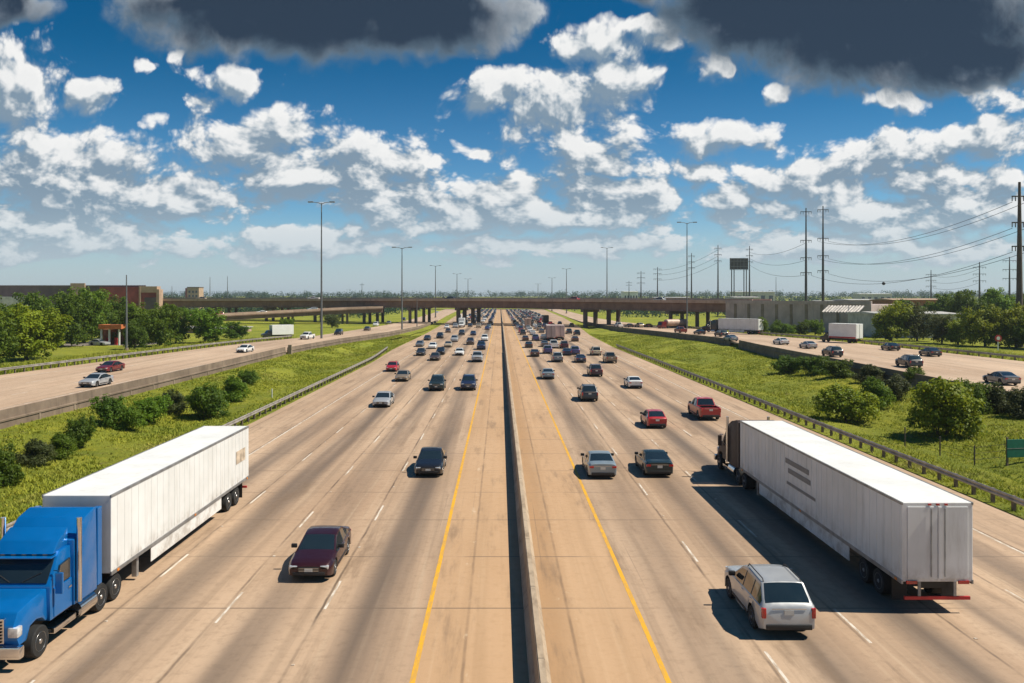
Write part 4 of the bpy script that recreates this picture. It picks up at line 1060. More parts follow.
# ------------------------------------------------------------------ vegetation
def leaves(mb, clumps, n, size, m, rng, flat=1.0):
    """n leaf sprays spread through a cloud of clumps (centre, radius)"""
    w = [c[1] ** 2 for c in clumps]; tot = sum(w); vs = []; fs = []
    for c, wt in zip(clumps, w):
        k = max(3, int(n * wt / tot)); ctr = Vector(c[0]); r = c[1]
        for _ in range(k):
            d = Vector((rng.gauss(0, 1), rng.gauss(0, 1), rng.gauss(0, 1))).normalized()
            if d.z < -0.35 and rng.random() < 0.6: d.z = -d.z
            rr = r * (rng.random() ** 0.45) * rng.uniform(0.85, 1.12)
            p = ctr + Vector((d.x, d.y, d.z * flat)) * rr
            nrm = (d + Vector((rng.uniform(-1, 1), rng.uniform(-1, 1), rng.uniform(-.4, 1.1))) * 0.8).normalized()
            a = nrm.cross(Vector((rng.uniform(-1, 1), rng.uniform(-1, 1), rng.uniform(-1, 1)))).normalized(); b = nrm.cross(a)
            s = size * rng.uniform(.55, 1.25); t = s * rng.uniform(.45, .8); o = len(vs)
            vs += [p - a*s*.5, p + b*t*.5 - a*s*.1, p + a*s*.5 + nrm*s*.08, p - b*t*.5 + a*s*.1]
            fs.append((o, o+1, o+2, o+3))
    mb.add(vs, fs, m)
def tree_meshes(seed, h, w, n, size, m, trunk=0.28, low=0.0):
    rng = random.Random(seed); cl = []
    lobes = rng.randint(11, 14)
    main = []
    for i in range(lobes):
        a = 2*PI*i/lobes + rng.uniform(-.4, .4); r = w/2 * rng.uniform(.35, .72); z = h * rng.uniform(low + .16, .8)
        main.append((Vector((math.cos(a)*r, math.sin(a)*r, z)), w * rng.uniform(.16, .25)))
    main.append((Vector((rng.uniform(-.5, .5), rng.uniform(-.5, .5), h*.8)), w*.2)); main.append((Vector((0, 0, h*.35)), w*.26)); main.append((Vector((w*.15, -w*.2, h*.28)), w*.22)); main.append((Vector((0, 0, h*.55)), w*.26))
    for c, r in main:
        cl.append((c, r * .75))
        for _ in range(9):
            d = Vector((rng.gauss(0, 1), rng.gauss(0, 1), rng.gauss(0, .8))).normalized()
            q = c + d * r * rng.uniform(.75, 1.1)
            if q.z > h*.03: cl.append((q, r * rng.uniform(.25, .5)))
    cb = MB(); leaves(cb, cl, n, size, m, rng)
    tb = MB(); tr = h * .02 + .06
    tb.tube([(0, 0, -.5), (.03, 0, .3), (.08, -.05, h*.3), (0, .05, h*.55), (0, 0, h*.72)], [tr*1.5, tr*1.15, tr, tr*.6, tr*.2], M_bark, 9)
    for c, r in main[:-1]:
        s = Vector((.05, 0, h*rng.uniform(.22, .45))); md = (s + c)/2 + Vector((rng.uniform(-.3, .3), rng.uniform(-.3, .3), -.2))
        tb.tube([s, md, c], [tr*.55, tr*.35, tr*.1], M_bark, 6)
    return cb.mesh('crown', None, False), tb.mesh('trunk', 40)
TREES = {}
for k, (m, n) in {'green': (M_leaf, 11000), 'dark': (M_leafd, 11000), 'yellow': (M_leafy, 12000), 'olive': (M_leafo, 7000)}.items():
    TREES[k] = [tree_meshes(100 + 7*i + len(k), 10, 10.5 + i, n, .5, m) for i in range(2)]
def bush_mesh(seed, w, h, n, size, m):
    rng = random.Random(seed); cl = []
    for i in range(18):
        a = rng.uniform(0, 2*PI); r = w/2 * rng.uniform(.1, .72)
        c = Vector((math.cos(a)*r, math.sin(a)*r*.8, h * rng.uniform(.12, .72))); rr = h * rng.uniform(.2, .34)
        cl.append((c, rr))
        for _ in range(5):
            d = Vector((rng.gauss(0, 1), rng.gauss(0, 1), abs(rng.gauss(0, 1)))).normalized(); cl.append((c + d*rr*.95, rr*rng.uniform(.25, .5)))
    b = MB(); leaves(b, cl, n, size, m, rng)
    s = MB()
    for i in range(6):
        a = rng.uniform(0, 2*PI); c = cl[rng.randrange(len(cl))][0]
        s.tube([(math.cos(a)*.15, math.sin(a)*.15, -.3), (c.x*.5, c.y*.5, c.z*.5), c], [.05, .035, .01], M_bark, 5)
    return b.mesh('foliage', None, False), s.mesh('stem', 40)
BUSH = {k: [bush_mesh(40 + i + len(k)*3, 4, 3, 9000, .2, m) for i in range(2)] for k, m in {'green': M_leaf, 'dark': M_leafd, 'olive': M_leafo, 'yellow': M_leafy}.items()}
def plant(nm, meshes, loc, sc, rz, label, cat, group, pn):
    root = empty(nm, loc, label, cat, group, rz); root.scale = sc
    link(pn[0], meshes[0], root); link(pn[1], meshes[1], root)
    return root
rt = random.Random(77)
# (px centre, py top, py foot, px width, kind, label, ground height)
def tree(px, top, foot, wpx, kind, label, z=1.0, group='trees beside the side roads'):
    X, Y = at(px, foot, z); h = (CAM_H - z) - (top - VY) * Y / FPX; w = wpx * Y / FPX
    sx = w / 10.8; plant('tree', TREES[kind][rt.randrange(2)], (X, Y, gz(X, Y) if abs(X) < 300 else z), (sx * 1.08, sx * 1.08, h / 9.5), rt.uniform(0, 6), label, 'tree', group, ('crown', 'trunk'))
tree(26, 309, 361, 66, 'yellow', 'yellow green rounded tree at the left edge, beside the left side road')
tree(-14, 312, 366, 50, 'green', 'green tree cut off by the left edge of the picture')
tree(22, 295, 345, 52, 'dark', 'dark tree rising behind the yellow green one')
tree(62, 297, 347, 50, 'dark', 'dark green tree right of the yellow green one')
tree(84, 291, 343, 44, 'green', 'tallest green tree, left of the orange canopy')
tree(-8, 297, 343, 50, 'dark', 'dark tree at the left edge, below the long brown building')
tree(45, 299, 341, 44, 'green', 'green tree in the back row below the long brown building')
tree(78, 300, 340, 40, 'dark', 'dark tree in the back row left of the red brown block')
tree(119, 300, 339, 42, 'dark', 'dark tree right behind the orange canopy')
tree(137, 305, 344, 40, 'green', 'green tree right of the orange canopy, behind the slim pole')
tree(160, 306, 347, 38, 'green', 'bushy green tree at the roadside right of the slim pole')
tree(176, 309, 343, 24, 'dark', 'dark narrow tree behind the roadside pair on the left')
tree(205, 310, 343, 40, 'green', 'round green tree standing alone before the ramp bridge')
tree(237, 322, 339, 26, 'dark', 'small dark tree between the round green tree and the ramp bridge')
tree(135, 322, 350, 22, 'dark', 'low dark tree beside the slim pole base')
tree(332, 313, 326, 18, 'olive', 'small olive tree beneath the ramp bridge end')
tree(286, 318, 333, 14, 'green', 'small green tree behind the white box lorry on the left')
tree(891, 305, 343, 42, 'yellow', 'green tree right of the grey panel wall')
tree(917, 306, 343, 36, 'olive', 'sparse olive tree in the gap right of the panel wall')
tree(902, 303, 339, 36, 'dark', 'dark tree behind the sparse olive one')
tree(942, 318, 346, 30, 'olive', 'low olive bushy tree between the taller roadside trees')
tree(958, 322, 347, 30, 'yellow', 'round light green tree left of the round red sign')
tree(985, 310, 349, 40, 'yellow', 'bright green tree behind the round red sign')
tree(1016, 308, 350, 46, 'yellow', 'bright green tree at the right edge below the tall brown pole')
tree(1046, 308, 352, 46, 'green', 'green tree cut off by the right edge of the picture')
tree(968, 293, 335, 40, 'dark', 'dark tree behind the bright ones, left of the far power pole')
tree(995, 291, 333, 40, 'green', 'tall green tree behind the bright ones at the right')
tree(940, 296, 331, 34, 'dark', 'dark tree in the rear row left of the tall green one')
tree(1030, 296, 333, 40, 'dark', 'dark tree in the rear row at the right edge')
for i, (px, top) in enumerate(((760, 303), (778, 319), (788, 322), (800, 320), (815, 318))):
    tree(px, max(top, 316), 333, 16, ('green', 'dark', 'green', 'dark', 'green')[i], ('small green tree at the left end of the panel wall', 'low dark tree second along the foot of the panel wall', 'low green tree midway along the panel wall', 'low dark tree midway along the panel wall', 'low green tree at the cab of the white box lorry')[i], 1.9)
# bushes
def bush(px, foot, wpx, hpx, kind, label, z=.3):
    X, Y = at(px, foot, z); w = wpx * Y / FPX; h = hpx * Y / FPX
    plant('bush', BUSH[kind][rt.randrange(2)], (X, Y, gz(X, Y) - .05), (w/4, w/4, h/2.9), rt.uniform(0, 6), label, 'bush', 'bushes on the grass banks', ('foliage', 'stem'))
for a in [(2, 474, 44, 42, 'dark', 'dark bush at the left edge in front of the wall'), (-30, 490, 50, 46, 'dark', 'dark bush cut off by the left edge'), (34, 456, 40, 24, 'olive', 'olive low bush next to the dark bush at the left edge'), (58, 449, 36, 24, 'green', 'green low bush second from the left edge'),
          (80, 440, 38, 32, 'dark', 'dark round bush left of the pair by the wall'), (110, 424, 38, 32, 'dark', 'dark bushy pair member nearest the wall on the left'), (128, 424, 32, 24, 'green', 'green bush right of the dark pair by the wall'), (150, 416, 40, 26, 'green', 'green bush midway along the left bank'),
          (172, 408, 32, 22, 'olive', 'olive bush left of the large dark shrub'), (206, 409, 50, 36, 'dark', 'large dark shrub standing out on the left bank'), (232, 394, 34, 24, 'green', 'green bush behind the large dark shrub'), (248, 381, 26, 14, 'dark', 'small dark bush last on the left bank towards the wall step')]: bush(*a)
for a in [(850, 413, 70, 40, 'yellow', 'wide green bush in the middle of the right bank'), (872, 405, 40, 30, 'green', 'green bush just right of the wide one on the right bank'), (790, 373, 34, 18, 'dark', 'dark bush leftmost against the right wall'), (815, 376, 36, 20, 'dark', 'dark bush second along the right wall'), (838, 380, 34, 20, 'dark', 'dark bush third along the right wall'),
          (895, 400, 34, 24, 'olive', 'olive bush in the gap between the two big green bushes'), (942, 428, 76, 54, 'yellow', 'biggest green bush, rightmost of the two large ones'), (975, 416, 36, 34, 'green', 'green bush joined to the biggest one'), (998, 416, 40, 28, 'olive', 'olive bush right of the biggest one'), (1026, 422, 44, 30, 'olive', 'olive bush at the right edge above the green sign'), (870, 386, 30, 18, 'olive', 'small olive bush behind the wide green bush'), (915, 392, 28, 20, 'dark', 'dark bush behind the biggest green bush')]: bush(*a)

# grass blades over the banks (nobody could count them)
rg = random.Random(3); mb = MB(); vs = []; fs = []
def tufts(n, y0, y1, xf0, xf1, hmin, hmax):
    for _ in range(n):
        y = y0 + (y1 - y0) * rg.random() ** 1.5; x = xf0(y) + (xf1(y) - xf0(y)) * rg.random()
        d = mnoise.noise((x * .16, y * .1, 5.0))
        if d < -.28 and rg.random() < .8: continue
        z = gz(x, y) - .05; h = rg.uniform(hmin, hmax) * (1 + .6 * max(0, d))
        for _k in range(4):
            a = rg.uniform(0, 2*PI); w = rg.uniform(.03, .055) * (1 + y/150); ln = rg.uniform(.4, 1.1) * h; c, s = math.cos(a), math.sin(a); bx, by = x + rg.uniform(-.25, .25), y + rg.uniform(-.25, .25); o = len(vs)
            vs.extend([(bx - s*w, by + c*w, z), (bx + s*w, by - c*w, z), (bx + c*ln, by + s*ln, z + h)]); fs.append((o, o+1, o+2))
tufts(30000, 30, 260, lambda y: lerp(IN_L, y) + .6, lambda y: lerp(PAV_L, y) - .5, .1, .3)
tufts(30000, 34, 270, lambda y: lerp(PAV_R, y) + .6, lambda y: lerp(IN_R, y) - .6, .1, .3)
tufts(5000, 110, 220, lambda y: lerp(OUT_L, y) - 14, lambda y: lerp(OUT_L, y) - 1.8, .3, .7)
tufts(4000, 110, 260, lambda y: lerp(OUT_R, y) + 1.8, lambda y: lerp(OUT_R, y) + 10, .3, .8)
mb.add(vs, fs, M_blade); tag(mb.build('grass', fix=False), 'tall uneven grass growing on the motorway banks', 'grass', kind='stuff')

# far ridge and its woods
rows = [900, 1100, 1400, 1800, 2300, 3000, 4200]
HZ = {900: 0, 1100: 3, 1400: 8, 1800: 13, 2300: 17, 3000: 20, 4200: 24}
mb = MB(); vs = []; fs = []; NX = 60
for y in rows:
    for i in range(NX + 1):
        x = (-1.1 + 2.2*i/NX) * (y + 500); vs.append((x, y, .6 + HZ[y] * (1 + .25*mnoise.noise((x*.002, y*.001, 0))) * min(1, abs(x - 5)/110) if y < 2000 else .6 + HZ[y] * (1 + .25*mnoise.noise((x*.002, y*.001, 0)))))
for r_ in range(len(rows) - 1):
    for i in range(NX): o = r_*(NX+1) + i; fs.append((o, o+1, o+NX+2, o+NX+1))
mb.add(vs, fs, M_grass); tag(mb.build('hills', angle=60, fix=False), kind='structure')
M_far = leafy('far_wood', (0.014, 0.04, 0.018), (0.026, 0.062, 0.024), (0.05, 0.085, 0.028))
rng = random.Random(9); mb = MB(); cl = []
def hill(x, y):
    z = HZ[rows[0]]
    for a, b in zip(rows, rows[1:]):
        if a <= y <= b: z = HZ[a] + (HZ[b] - HZ[a]) * (y - a) / (b - a)
    return z
for (ya, yb, n, hmin, hmax) in ((478, 620, 330, 4, 7.5), (560, 900, 420, 6, 10), (950, 1500, 800, 9, 15), (1500, 2900, 900, 12, 20)):
    for _ in range(n):
        y = rng.uniform(ya, yb); x = rng.uniform(-.72, .72) * y
        if y < 900 and rng.random() < .6: x = math.copysign(rng.uniform(76, 230), x)
        if -72 < x < 74 and y < 1900: continue
        h = rng.uniform(hmin, hmax); zb = hill(x, y) if y > 900 else .5
        cl.append((Vector((x, y, zb + h*.55)), h*.6)); cl.append((Vector((x + rng.uniform(-6, 6), y + rng.uniform(-5, 5), zb + h*.3)), h*.55)); cl.append((Vector((x + rng.uniform(-14, 14), y + rng.uniform(-5, 5), zb + h*.12)), h*.5))
leaves(mb, [c for c in cl if c[0].y < 900], 60000, 1.3, M_far, rng, .8); leaves(mb, [c for c in cl if c[0].y >= 900], 110000, 2.8, M_far, rng, .8)
tag(mb.build('woodland', fix=False), 'dark far-off woodland along the whole horizon', 'woods', kind='stuff')

# ------------------------------------------------------------------ poles, wires, signs
def lamp(px, top, foot, Y, z, arms, label, r=.2):
    X = (px - VX) * Y / FPX; zt = CAM_H - (top - VY) * Y / FPX
    root = empty('street_lamp', (X, Y, z), label, 'street lamp', 'tall lamps along the motorway')
    H = zt - z
    m = MB(); m.tube([(0, 0, -.4), (0, 0, H*.5), (0, 0, H)], [r*1.5, r*1.1, r*.6], M_pole, 12); m.build('pole', root, 40)
    m = MB(); m.tube([(0, 0, -.3), (0, 0, .5)], r*2.4, M_wallc, 12); m.build('base', root, 40)
    for s in arms:
        m = MB(); m.tube([(0, 0, H - .3), (s*.9, 0, H + .1), (s*2.4, 0, H + .25)], [.11, .09, .07], M_pole, 8); m.build('arm', root, 40)
        m = MB(); m.box(min(s*2.1, s*3.5), max(s*2.1, s*3.5), -.3, .3, H + .12, H + .42, M_grey, .06); m.build('lamp_head', root)
lamp(321.5, 203, 0, 214, .4, (-1, 1), 'tallest twin-arm lamp standing on the left side road')
lamp(402, 248, 0, 282, .3, (-1, 1), 'second tall lamp on the left, before the overpass')
lamp(435.5, 266, 0, 500, .3, (-1, 1), 'third lamp on the left, rising behind the overpass', .26)
lamp(457, 274, 0, 660, .3, (-1, 1), 'fourth lamp on the left, far behind the overpass', .3)
lamp(468, 279, 0, 820, .3, (-1, 1), 'farthest lamp on the left of the motorway', .34)
lamp(687, 223, 0, 288, .6, (-1, 1), 'tallest lamp on the right, standing before the overpass')
lamp(607, 248, 0, 470, .3, (-1, 1), 'second lamp on the right, rising behind the overpass', .26)
lamp(566.5, 269, 0, 640, .3, (-1, 1), 'third lamp on the right, behind the overpass', .3)
lamp(552, 278, 0, 780, .3, (-1, 1), 'fourth lamp on the right, far away', .34)
lamp(538, 284, 0, 950, .3, (-1, 1), 'farthest lamp on the right of the motorway', .36)
lamp(126.5, 275, 0, 164, 1.2, (), 'slim bare pole in front of the orange canopy', .16)
lamp(417, 330 - 36, 0, 330, .3, (), 'short thin pole on the grass strip left of the motorway', .12)

WIRE_TOP = {}
def pylon(px, top, Y, zb, arms, m, label, r=.35, w=2.2, group='power poles'):
    X = (px - VX) * Y / FPX; zt = CAM_H - (top - VY) * Y / FPX; H = zt - zb
    root = empty('power_pole', (X, Y, zb), label, 'power pole', group)
    b = MB(); b.tube([(0, 0, -.5), (0, 0, H*.55), (0, 0, H)], [r*1.5, r, r*.5], m, 12); b.build('pole', root, 40)
    for d in arms:
        b = MB(); b.box(-w, w, -.12, .12, H - d - .12, H - d + .12, m); a = b.build('crossarm', root)
        for s in (-1, -.55, .55, 1):
            i = MB(); i.tube([(s*w*.96, 0, H - d - .12), (s*w*.96, 0, H - d - 1.0)], .1, M_grey, 6); i.build('insulator', a)
    return (X, Y, zt)
pA = pylon(806, 208, 330, 1.0, (1.5, 13, 20, 26), M_dpole, 'left one of the tall twin power poles behind the panel wall', .42)
pB = pylon(823, 206, 330, 1.0, (1.5, 13, 20, 26), M_dpole, 'right one of the tall twin power poles behind the panel wall', .42)
pC = pylon(1019.5, 182, 172, 1.0, (3, 8.5, 13.5), M_wood, 'massive brown power pole at the right edge', .5, 1.6)
pylon(718, 245, 520, 1, (2, 6, 10), M_dpole, 'power pole left of the billboard', .42)
pylon(749.5, 246, 520, 1, (2, 6, 10), M_dpole, 'power pole right of the billboard', .42)
pylon(691.5, 253, 560, 1, (2, 6, 10), M_dpole, 'power pole right beside the tallest right lamp', .42)
pylon(641, 271, 620, 1, (1.5, 5, 9), M_dpole, 'power pole left one of a pair beyond the overpass', .42, 3)
pylon(657.5, 267, 620, 1, (1.5, 5, 9), M_dpole, 'power pole right one of a pair beyond the overpass', .42, 3)
pylon(931, 270, 560, 1, (3, 7, 11), M_dpole, 'far lattice-like power pole above the reddish sheds', .45, 3.5)
pylon(979.5, 262, 480, 1, (3, 7, 11), M_dpole, 'dark three-arm power pole left of the massive brown pole', .45, 3.8)
pylon(1009.5, 257, 460, 1, (2, 7, 12), M_dpole, 'dark three-arm power pole right next to the massive brown pole', .45, 3.8)
pylon(629, 281, 800, 1, (1.5, 4), M_dpole, 'small distant power pole left of the white shed', .4, 3)
pylon(776, 277, 520, 1, (), M_pole, 'bare thin mast right of the billboard', .22)
pylon(210, 277, 620, 1, (), M_pole, 'left one of two thin masts beyond the overpass on the left', .3)
pylon(227.5, 276, 620, 1, (), M_pole, 'right one of two thin masts beyond the overpass on the left', .3)
pylon(172, 286, 620, 1, (), M_pole, 'short mast beside the red brown block', .3)
pylon(362, 283, 800, 1, (1.5,), M_pole, 'thin distant mast right of the tallest left lamp', .34, 2)
def wire(a, b, sag, label, r=.055):
    a, b = Vector(a), Vector(b); n = 24
    pts = [a.lerp(b, i/n) - Vector((0, 0, sag * 4 * (i/n) * (1 - i/n))) - a for i in range(n + 1)]
    m = MB(); m.tube(pts, r, M_wire, 5); tag(m.build('power_line', loc=a, fix=False), label, 'cable', 'power lines on the right')
lv = ('top', 'second', 'third', 'fourth', 'lowest')
for k, (dz, dc) in enumerate(((13.1, 3.1), (13.1, 3.1), (20.1, 8.6), (20.1, 8.6), (26.1, 13.6))):
    s = (-1, 1, -1, 1, 1)[k]
    wire((pB[0] + s*2.1, pB[1], pB[2] - dz - 1.1), (pC[0] + s*1.5, pC[1], pC[2] - dc - 1.1), 4.5, f'{lv[k]} of the sagging power lines from the twin poles to the brown pole')
wire((pA[0] + 2, pA[1], pA[2] - 27.1), (pC[0] - 1.5, pC[1], pC[2] - 14.7), 5, 'power line carrying a dark marker ball, from the twin poles')
b = MB(); bm = bmesh.new(); bmesh.ops.create_uvsphere(bm, u_segments=16, v_segments=10, radius=.5); b.bm(bm, M_black)
q = Vector((pA[0] + 2, pA[1], pA[2] - 27.1)).lerp(Vector((pC[0] - 1.5, pC[1], pC[2] - 14.7)), .52) - Vector((0, 0, 5))
tag(b.build('marker_ball', loc=q, angle=60), 'dark round marker ball clipped on a power line', 'marker ball')
for k, d in enumerate((3, 7, 11)):
    y_ = 470; z0 = CAM_H + 37*.58 - d
    wire(((749.5-VX)*520/FPX, 520, CAM_H + (VY-246)*520/FPX - d - 1), (pA[0], pA[1], pA[2] - (13, 20, 26)[k] - 1), 3, f'{("upper", "middle", "lower")[k]} power line between the billboard pole and the twin poles', .07)
    wire(((931-VX)*560/FPX, 560, CAM_H + (VY-270)*560/FPX - d - 1), ((979.5-VX)*480/FPX, 480, CAM_H + (VY-262)*480/FPX - d - 1), 2.5, f'{("upper", "middle", "lower")[k]} power line left of the dark three-arm poles', .08)
    wire(((657.5-VX)*620/FPX, 620, CAM_H + (VY-267)*620/FPX - (1.5, 5, 9)[k] - 1), ((718-VX)*520/FPX, 520, CAM_H + (VY-245)*520/FPX - (2, 6, 10)[k] - 1), 3, f'{("upper", "middle", "lower")[k]} power line left of the billboard', .08)
# billboard
X = (739 - VX) * 500 / FPX; bb = empty('billboard', (X, 500, 1), 'dark billboard on tall legs seen from behind, between two power poles', 'billboard')
b = MB(); b.box(-5.6, 5.6, -.3, .3, 28.5, 35.4, M_dpole, .05); bp = b.build('panel', bb)
b = MB()
for i in range(6): b.box(-5.3 + i*2.02, -5.1 + i*2.02, -.45, -.304, 28.4, 35.5, M_pole)
b.box(-5.6, 5.6, -.5, -.452, 30.2, 30.5, M_pole); b.box(-5.6, 5.6, -.5, -.452, 33.4, 33.7, M_pole); b.build('frame', bp)
for x in (-4.5, -3, 3, 4.5): b = MB(); b.tube([(x, 0, -.5), (x, 0, 28.45)], .3, M_dpole, 8); b.build('leg', bb, 40)
b = MB(); b.box(-5.8, 5.8, -1.2, -.51, 28.1, 28.25, M_pole); b.build('catwalk', bb)
# round red sign, green sign, fence posts, white stake
X, Y = at(998, 349.5, 1.7); rs = empty('round_sign', (X, Y, gz(X, Y)), 'round red and white sign on a pale post before the bright trees', 'sign')
b = MB(); b.box(-.09, .09, -.06, .06, -.3, 2.6, M_white); b.build('post', rs)
b = MB(); b.tube([(0, -.07, 2.35), (0, -.12, 2.35)], .66, M_redsign, 24); b.build('disc', rs, 40); b = MB(); b.tube([(0, -.121, 2.35), (0, -.13, 2.35)], .36, M_white, 20); b.build('disc_centre', rs, 40)
X, Y = at(1021, 460, -.1); gs = empty('green_sign', (X, Y, gz(X, Y)), 'green sign with two timber posts on the right grass bank', 'sign', None, R(10))
b = MB(); b.box(-1.15, 1.25, -.03, .03, .45, 1.75, M_gsign, .02); pn = b.build('panel', gs)
b = MB(); b.box(-1.16, 1.26, -.045, -.033, 1.08, 1.12, M_steel); b.build('seam', pn)
for x in (-1.05, 1.1): b = MB(); b.box(x - .06, x + .06, .035, .15, -.3, 1.9, M_post); b.build('post', gs)
fn = at(940, 452, -.2); fpost = empty('wire_fence', (fn[0], fn[1], gz(*fn)), 'thin wire fence with two visible posts on the right grass', 'fence')
X2, Y2 = at(974.5, 460, -.2); X3, Y3 = at(905, 443, -.2)
pz = lambda x, y: gz(x, y) - gz(*fn)
for (x, y) in (fn, (X2, Y2), (X3, Y3)):
    b = MB(); b.tube([(x - fn[0], y - fn[1], pz(x, y) - .3), (x - fn[0], y - fn[1], pz(x, y) + 1.55)], .05, M_wood, 7); b.build('post', fpost)
for h in (.5, .95, 1.4):
    b = MB(); b.tube([(X3 - fn[0], Y3 - fn[1], pz(X3, Y3) + h), (0, 0, h), (X2 - fn[0], Y2 - fn[1], pz(X2, Y2) + h), (gs.location.x - 1 - fn[0], gs.location.y - fn[1], h + pz(gs.location.x, gs.location.y))], .013, M_wire, 5); b.build('wire_strand', fpost)
X, Y = at(272, 399, -.6); b = MB(); b.box(-.06, .06, -.05, .05, -.3, 1.1, M_white, .01); tag(b.build('marker_post', loc=(X, Y, gz(X, Y))), 'short white marker post on the left grass bank', 'post')

# ------------------------------------------------------------------ buildings
def wallbox(root, name, x0, x1, y0, y1, z0, z1, m): b = MB(); b.box(x0, x1, y0, y1, z0, z1, m, .05); return b.build(name, root)
M_brown = simple('brown_cladding', (0.13, 0.095, 0.085), .8, 0, .2, .3); M_redbr = simple('red_brown_cladding', (0.26, 0.06, 0.045), .8, 0, .3, .25); M_tan = simple('tan_render', (0.42, 0.29, 0.2), .8, 0, .15, .4)
M_roofw = simple('pale_metal_roof', (0.5, 0.48, 0.45), .5, .2, .2, .6); M_brick = simple('orange_brick', (0.3, 0.12, 0.06), .85, 0, .25, 1.2); M_glassb = simple('building_glass', (0.03, 0.045, 0.05), .12, 0, .2, 1, coat=.3)
lb = empty('long_building', (-245, 400, 0), 'long dark brown building with red brown block behind the left trees', 'building')
wallbox(lb, 'wall', -60, 72, 0, 6, -1, 17.6, M_brown); wallbox(lb, 'parapet', -60.2, 72.2, -.3, .3, 17.603, 18.2, M_brown)
wallbox(lb, 'wing', 52, 72.5, -5, -.02, -1, 17.2, M_redbr); wallbox(lb, 'tower', 72.6, 80, -6, -2, -1, 14.6, M_redbr); wallbox(lb, 'tower_trim', 72.5, 80.3, -6.3, -1.9, 14.603, 17.6, M_tan); wallbox(lb, 'corner_pier', 80.01, 81.4, -6.4, -1.8, -1, 16.2, M_tan); wallbox(lb, 'corner_pier', 71.6, 72.49, -6.4, -5.01, -1, 17.6, M_tan)
wallbox(lb, 'tower_panel', 74.2, 80.6, -6.12, -6.01, 2, 12.2, M_brown); wallbox(lb, 'tan_bay', 36, 43, -1.2, -.31, 12, 19.2, M_tan); wallbox(lb, 'low_roof', -60, 22, -14, -.4, -1, 12.6, M_roofw)
for i in range(9):
    w = wallbox(lb, 'window', -56 + i*6.2, -52 + i*6.2, -.1, -.002, 14.2, 16.2, M_glassb); wallbox(w, 'frame', -56.1 + i*6.2, -51.9 + i*6.2, -.14, -.101, 14.0, 14.19, M_tan)
X = (193 - VX) * 900 / FPX; tb = empty('tan_block', (X, 900, 0), 'small tan block standing on the left horizon', 'building')
wallbox(tb, 'wall', -6.5, 6.5, 0, 14, -1, 24, M_tan); wallbox(tb, 'roof', -6.8, 6.8, -.3, 14.3, 24.003, 24.8, M_brown); wallbox(tb, 'dark_side', -8.6, -6.51, .2, 13, -1, 23.5, M_redbr)
for i in range(3):
    for j in range(3): wallbox(tb, 'window', -5 + i*3.8, -2.8 + i*3.8, -.06, -.003, 9 + j*4.6, 11.4 + j*4.6, M_glassb)
X, Y = at(113.5, 345, 1.0); gsn = empty('filling_station', (X, Y, 1.0), 'small filling station with orange canopy on white columns among the trees', 'building')
wallbox(gsn, 'canopy', -2.6, 2.6, -1.8, 2.2, 3.7, 4.7, M_orange)
for x in (-2.1, -.3, 1.9): b = MB(); b.box(x - .17, x + .17, -1.5, -1.15, -.2, 3.697, M_white); b.build('column', gsn)
wallbox(gsn, 'kiosk', -3.6, 3.2, 2.4, 6, -.2, 3.5, M_brick)
for x in (-1.2, .7): wallbox(gsn, 'fuel_pump', x - .3, x + .3, -.4, .2, -.2, 1.7, M_redsign)
b = MB(); b.box(3.2, 4.6, 1, 1.4, -.2, 4.9, M_tan); b.build('side_pier', gsn)
# paved lot beside the filling station, with parked cars
mb = MB(); mb.box(-128, -80, 178, 199, 1.01, 1.035, simple('worn_asphalt', (0.17, 0.145, 0.125), .9, 0, .25, .3)); tag(mb.build('car_park'), kind='structure')
for x, y, k, c, l in ((-110, 183, 'suv', 'white', 'white utility vehicle parked between the left trees'), (-103, 184, 'sedan', 'red', 'red sedan parked left of the orange canopy'), (-88, 184, 'sedan', 'silver', 'silver sedan parked right of the orange canopy'), (-120, 182, 'minivan', 'grey', 'grey minivan parked under the dark left trees')):
    vehicle(k, c, x, y, False, l, 'cars parked by the filling station', 1.04, False, R(70))
for t_, c, k, l in ((.22, 'white', 'minivan', 'white minivan lowest on the ramp bridge'), (.38, 'red', 'suv', 'red utility vehicle on the ramp bridge'), (.5, 'white', 'sedan', 'white sedan midway up the ramp bridge'), (.66, 'silver', 'suv', 'silver utility vehicle high on the ramp bridge')):
    i_ = int(t_ * 5); f_ = t_ * 5 - i_; a_, b_ = Vector(pts[i_]), Vector(pts[i_+1]); q_ = a_.lerp(b_, f_)
    vehicle(k, c, q_.x - 100, q_.y + 362, False, l, 'vehicles on the ramp bridge', q_.z + .02, False, R(-60))
for x_, c, k, l in ((26, 'red', 'minivan', 'red minivan on the overpass deck right of the middle'), (-95, 'white', 'pickup', 'white pickup crossing on the left half of the overpass'), (58, 'silver', 'suv', 'silver utility vehicle on the right half of the overpass'), (-28, 'charcoal', 'minivan', 'charcoal minivan on the overpass deck left of the middle'), (-150, 'beige', 'suv', 'beige utility vehicle far left on the overpass')):
    p, q = ov_at(x_); w_ = p + q * 3.5
    vehicle(k, c, w_.x, w_.y + OVY0, False, l, 'vehicles on the overpass', oz(p.x) + .01, False, math.atan2(q.x, -q.y) + PI/2)
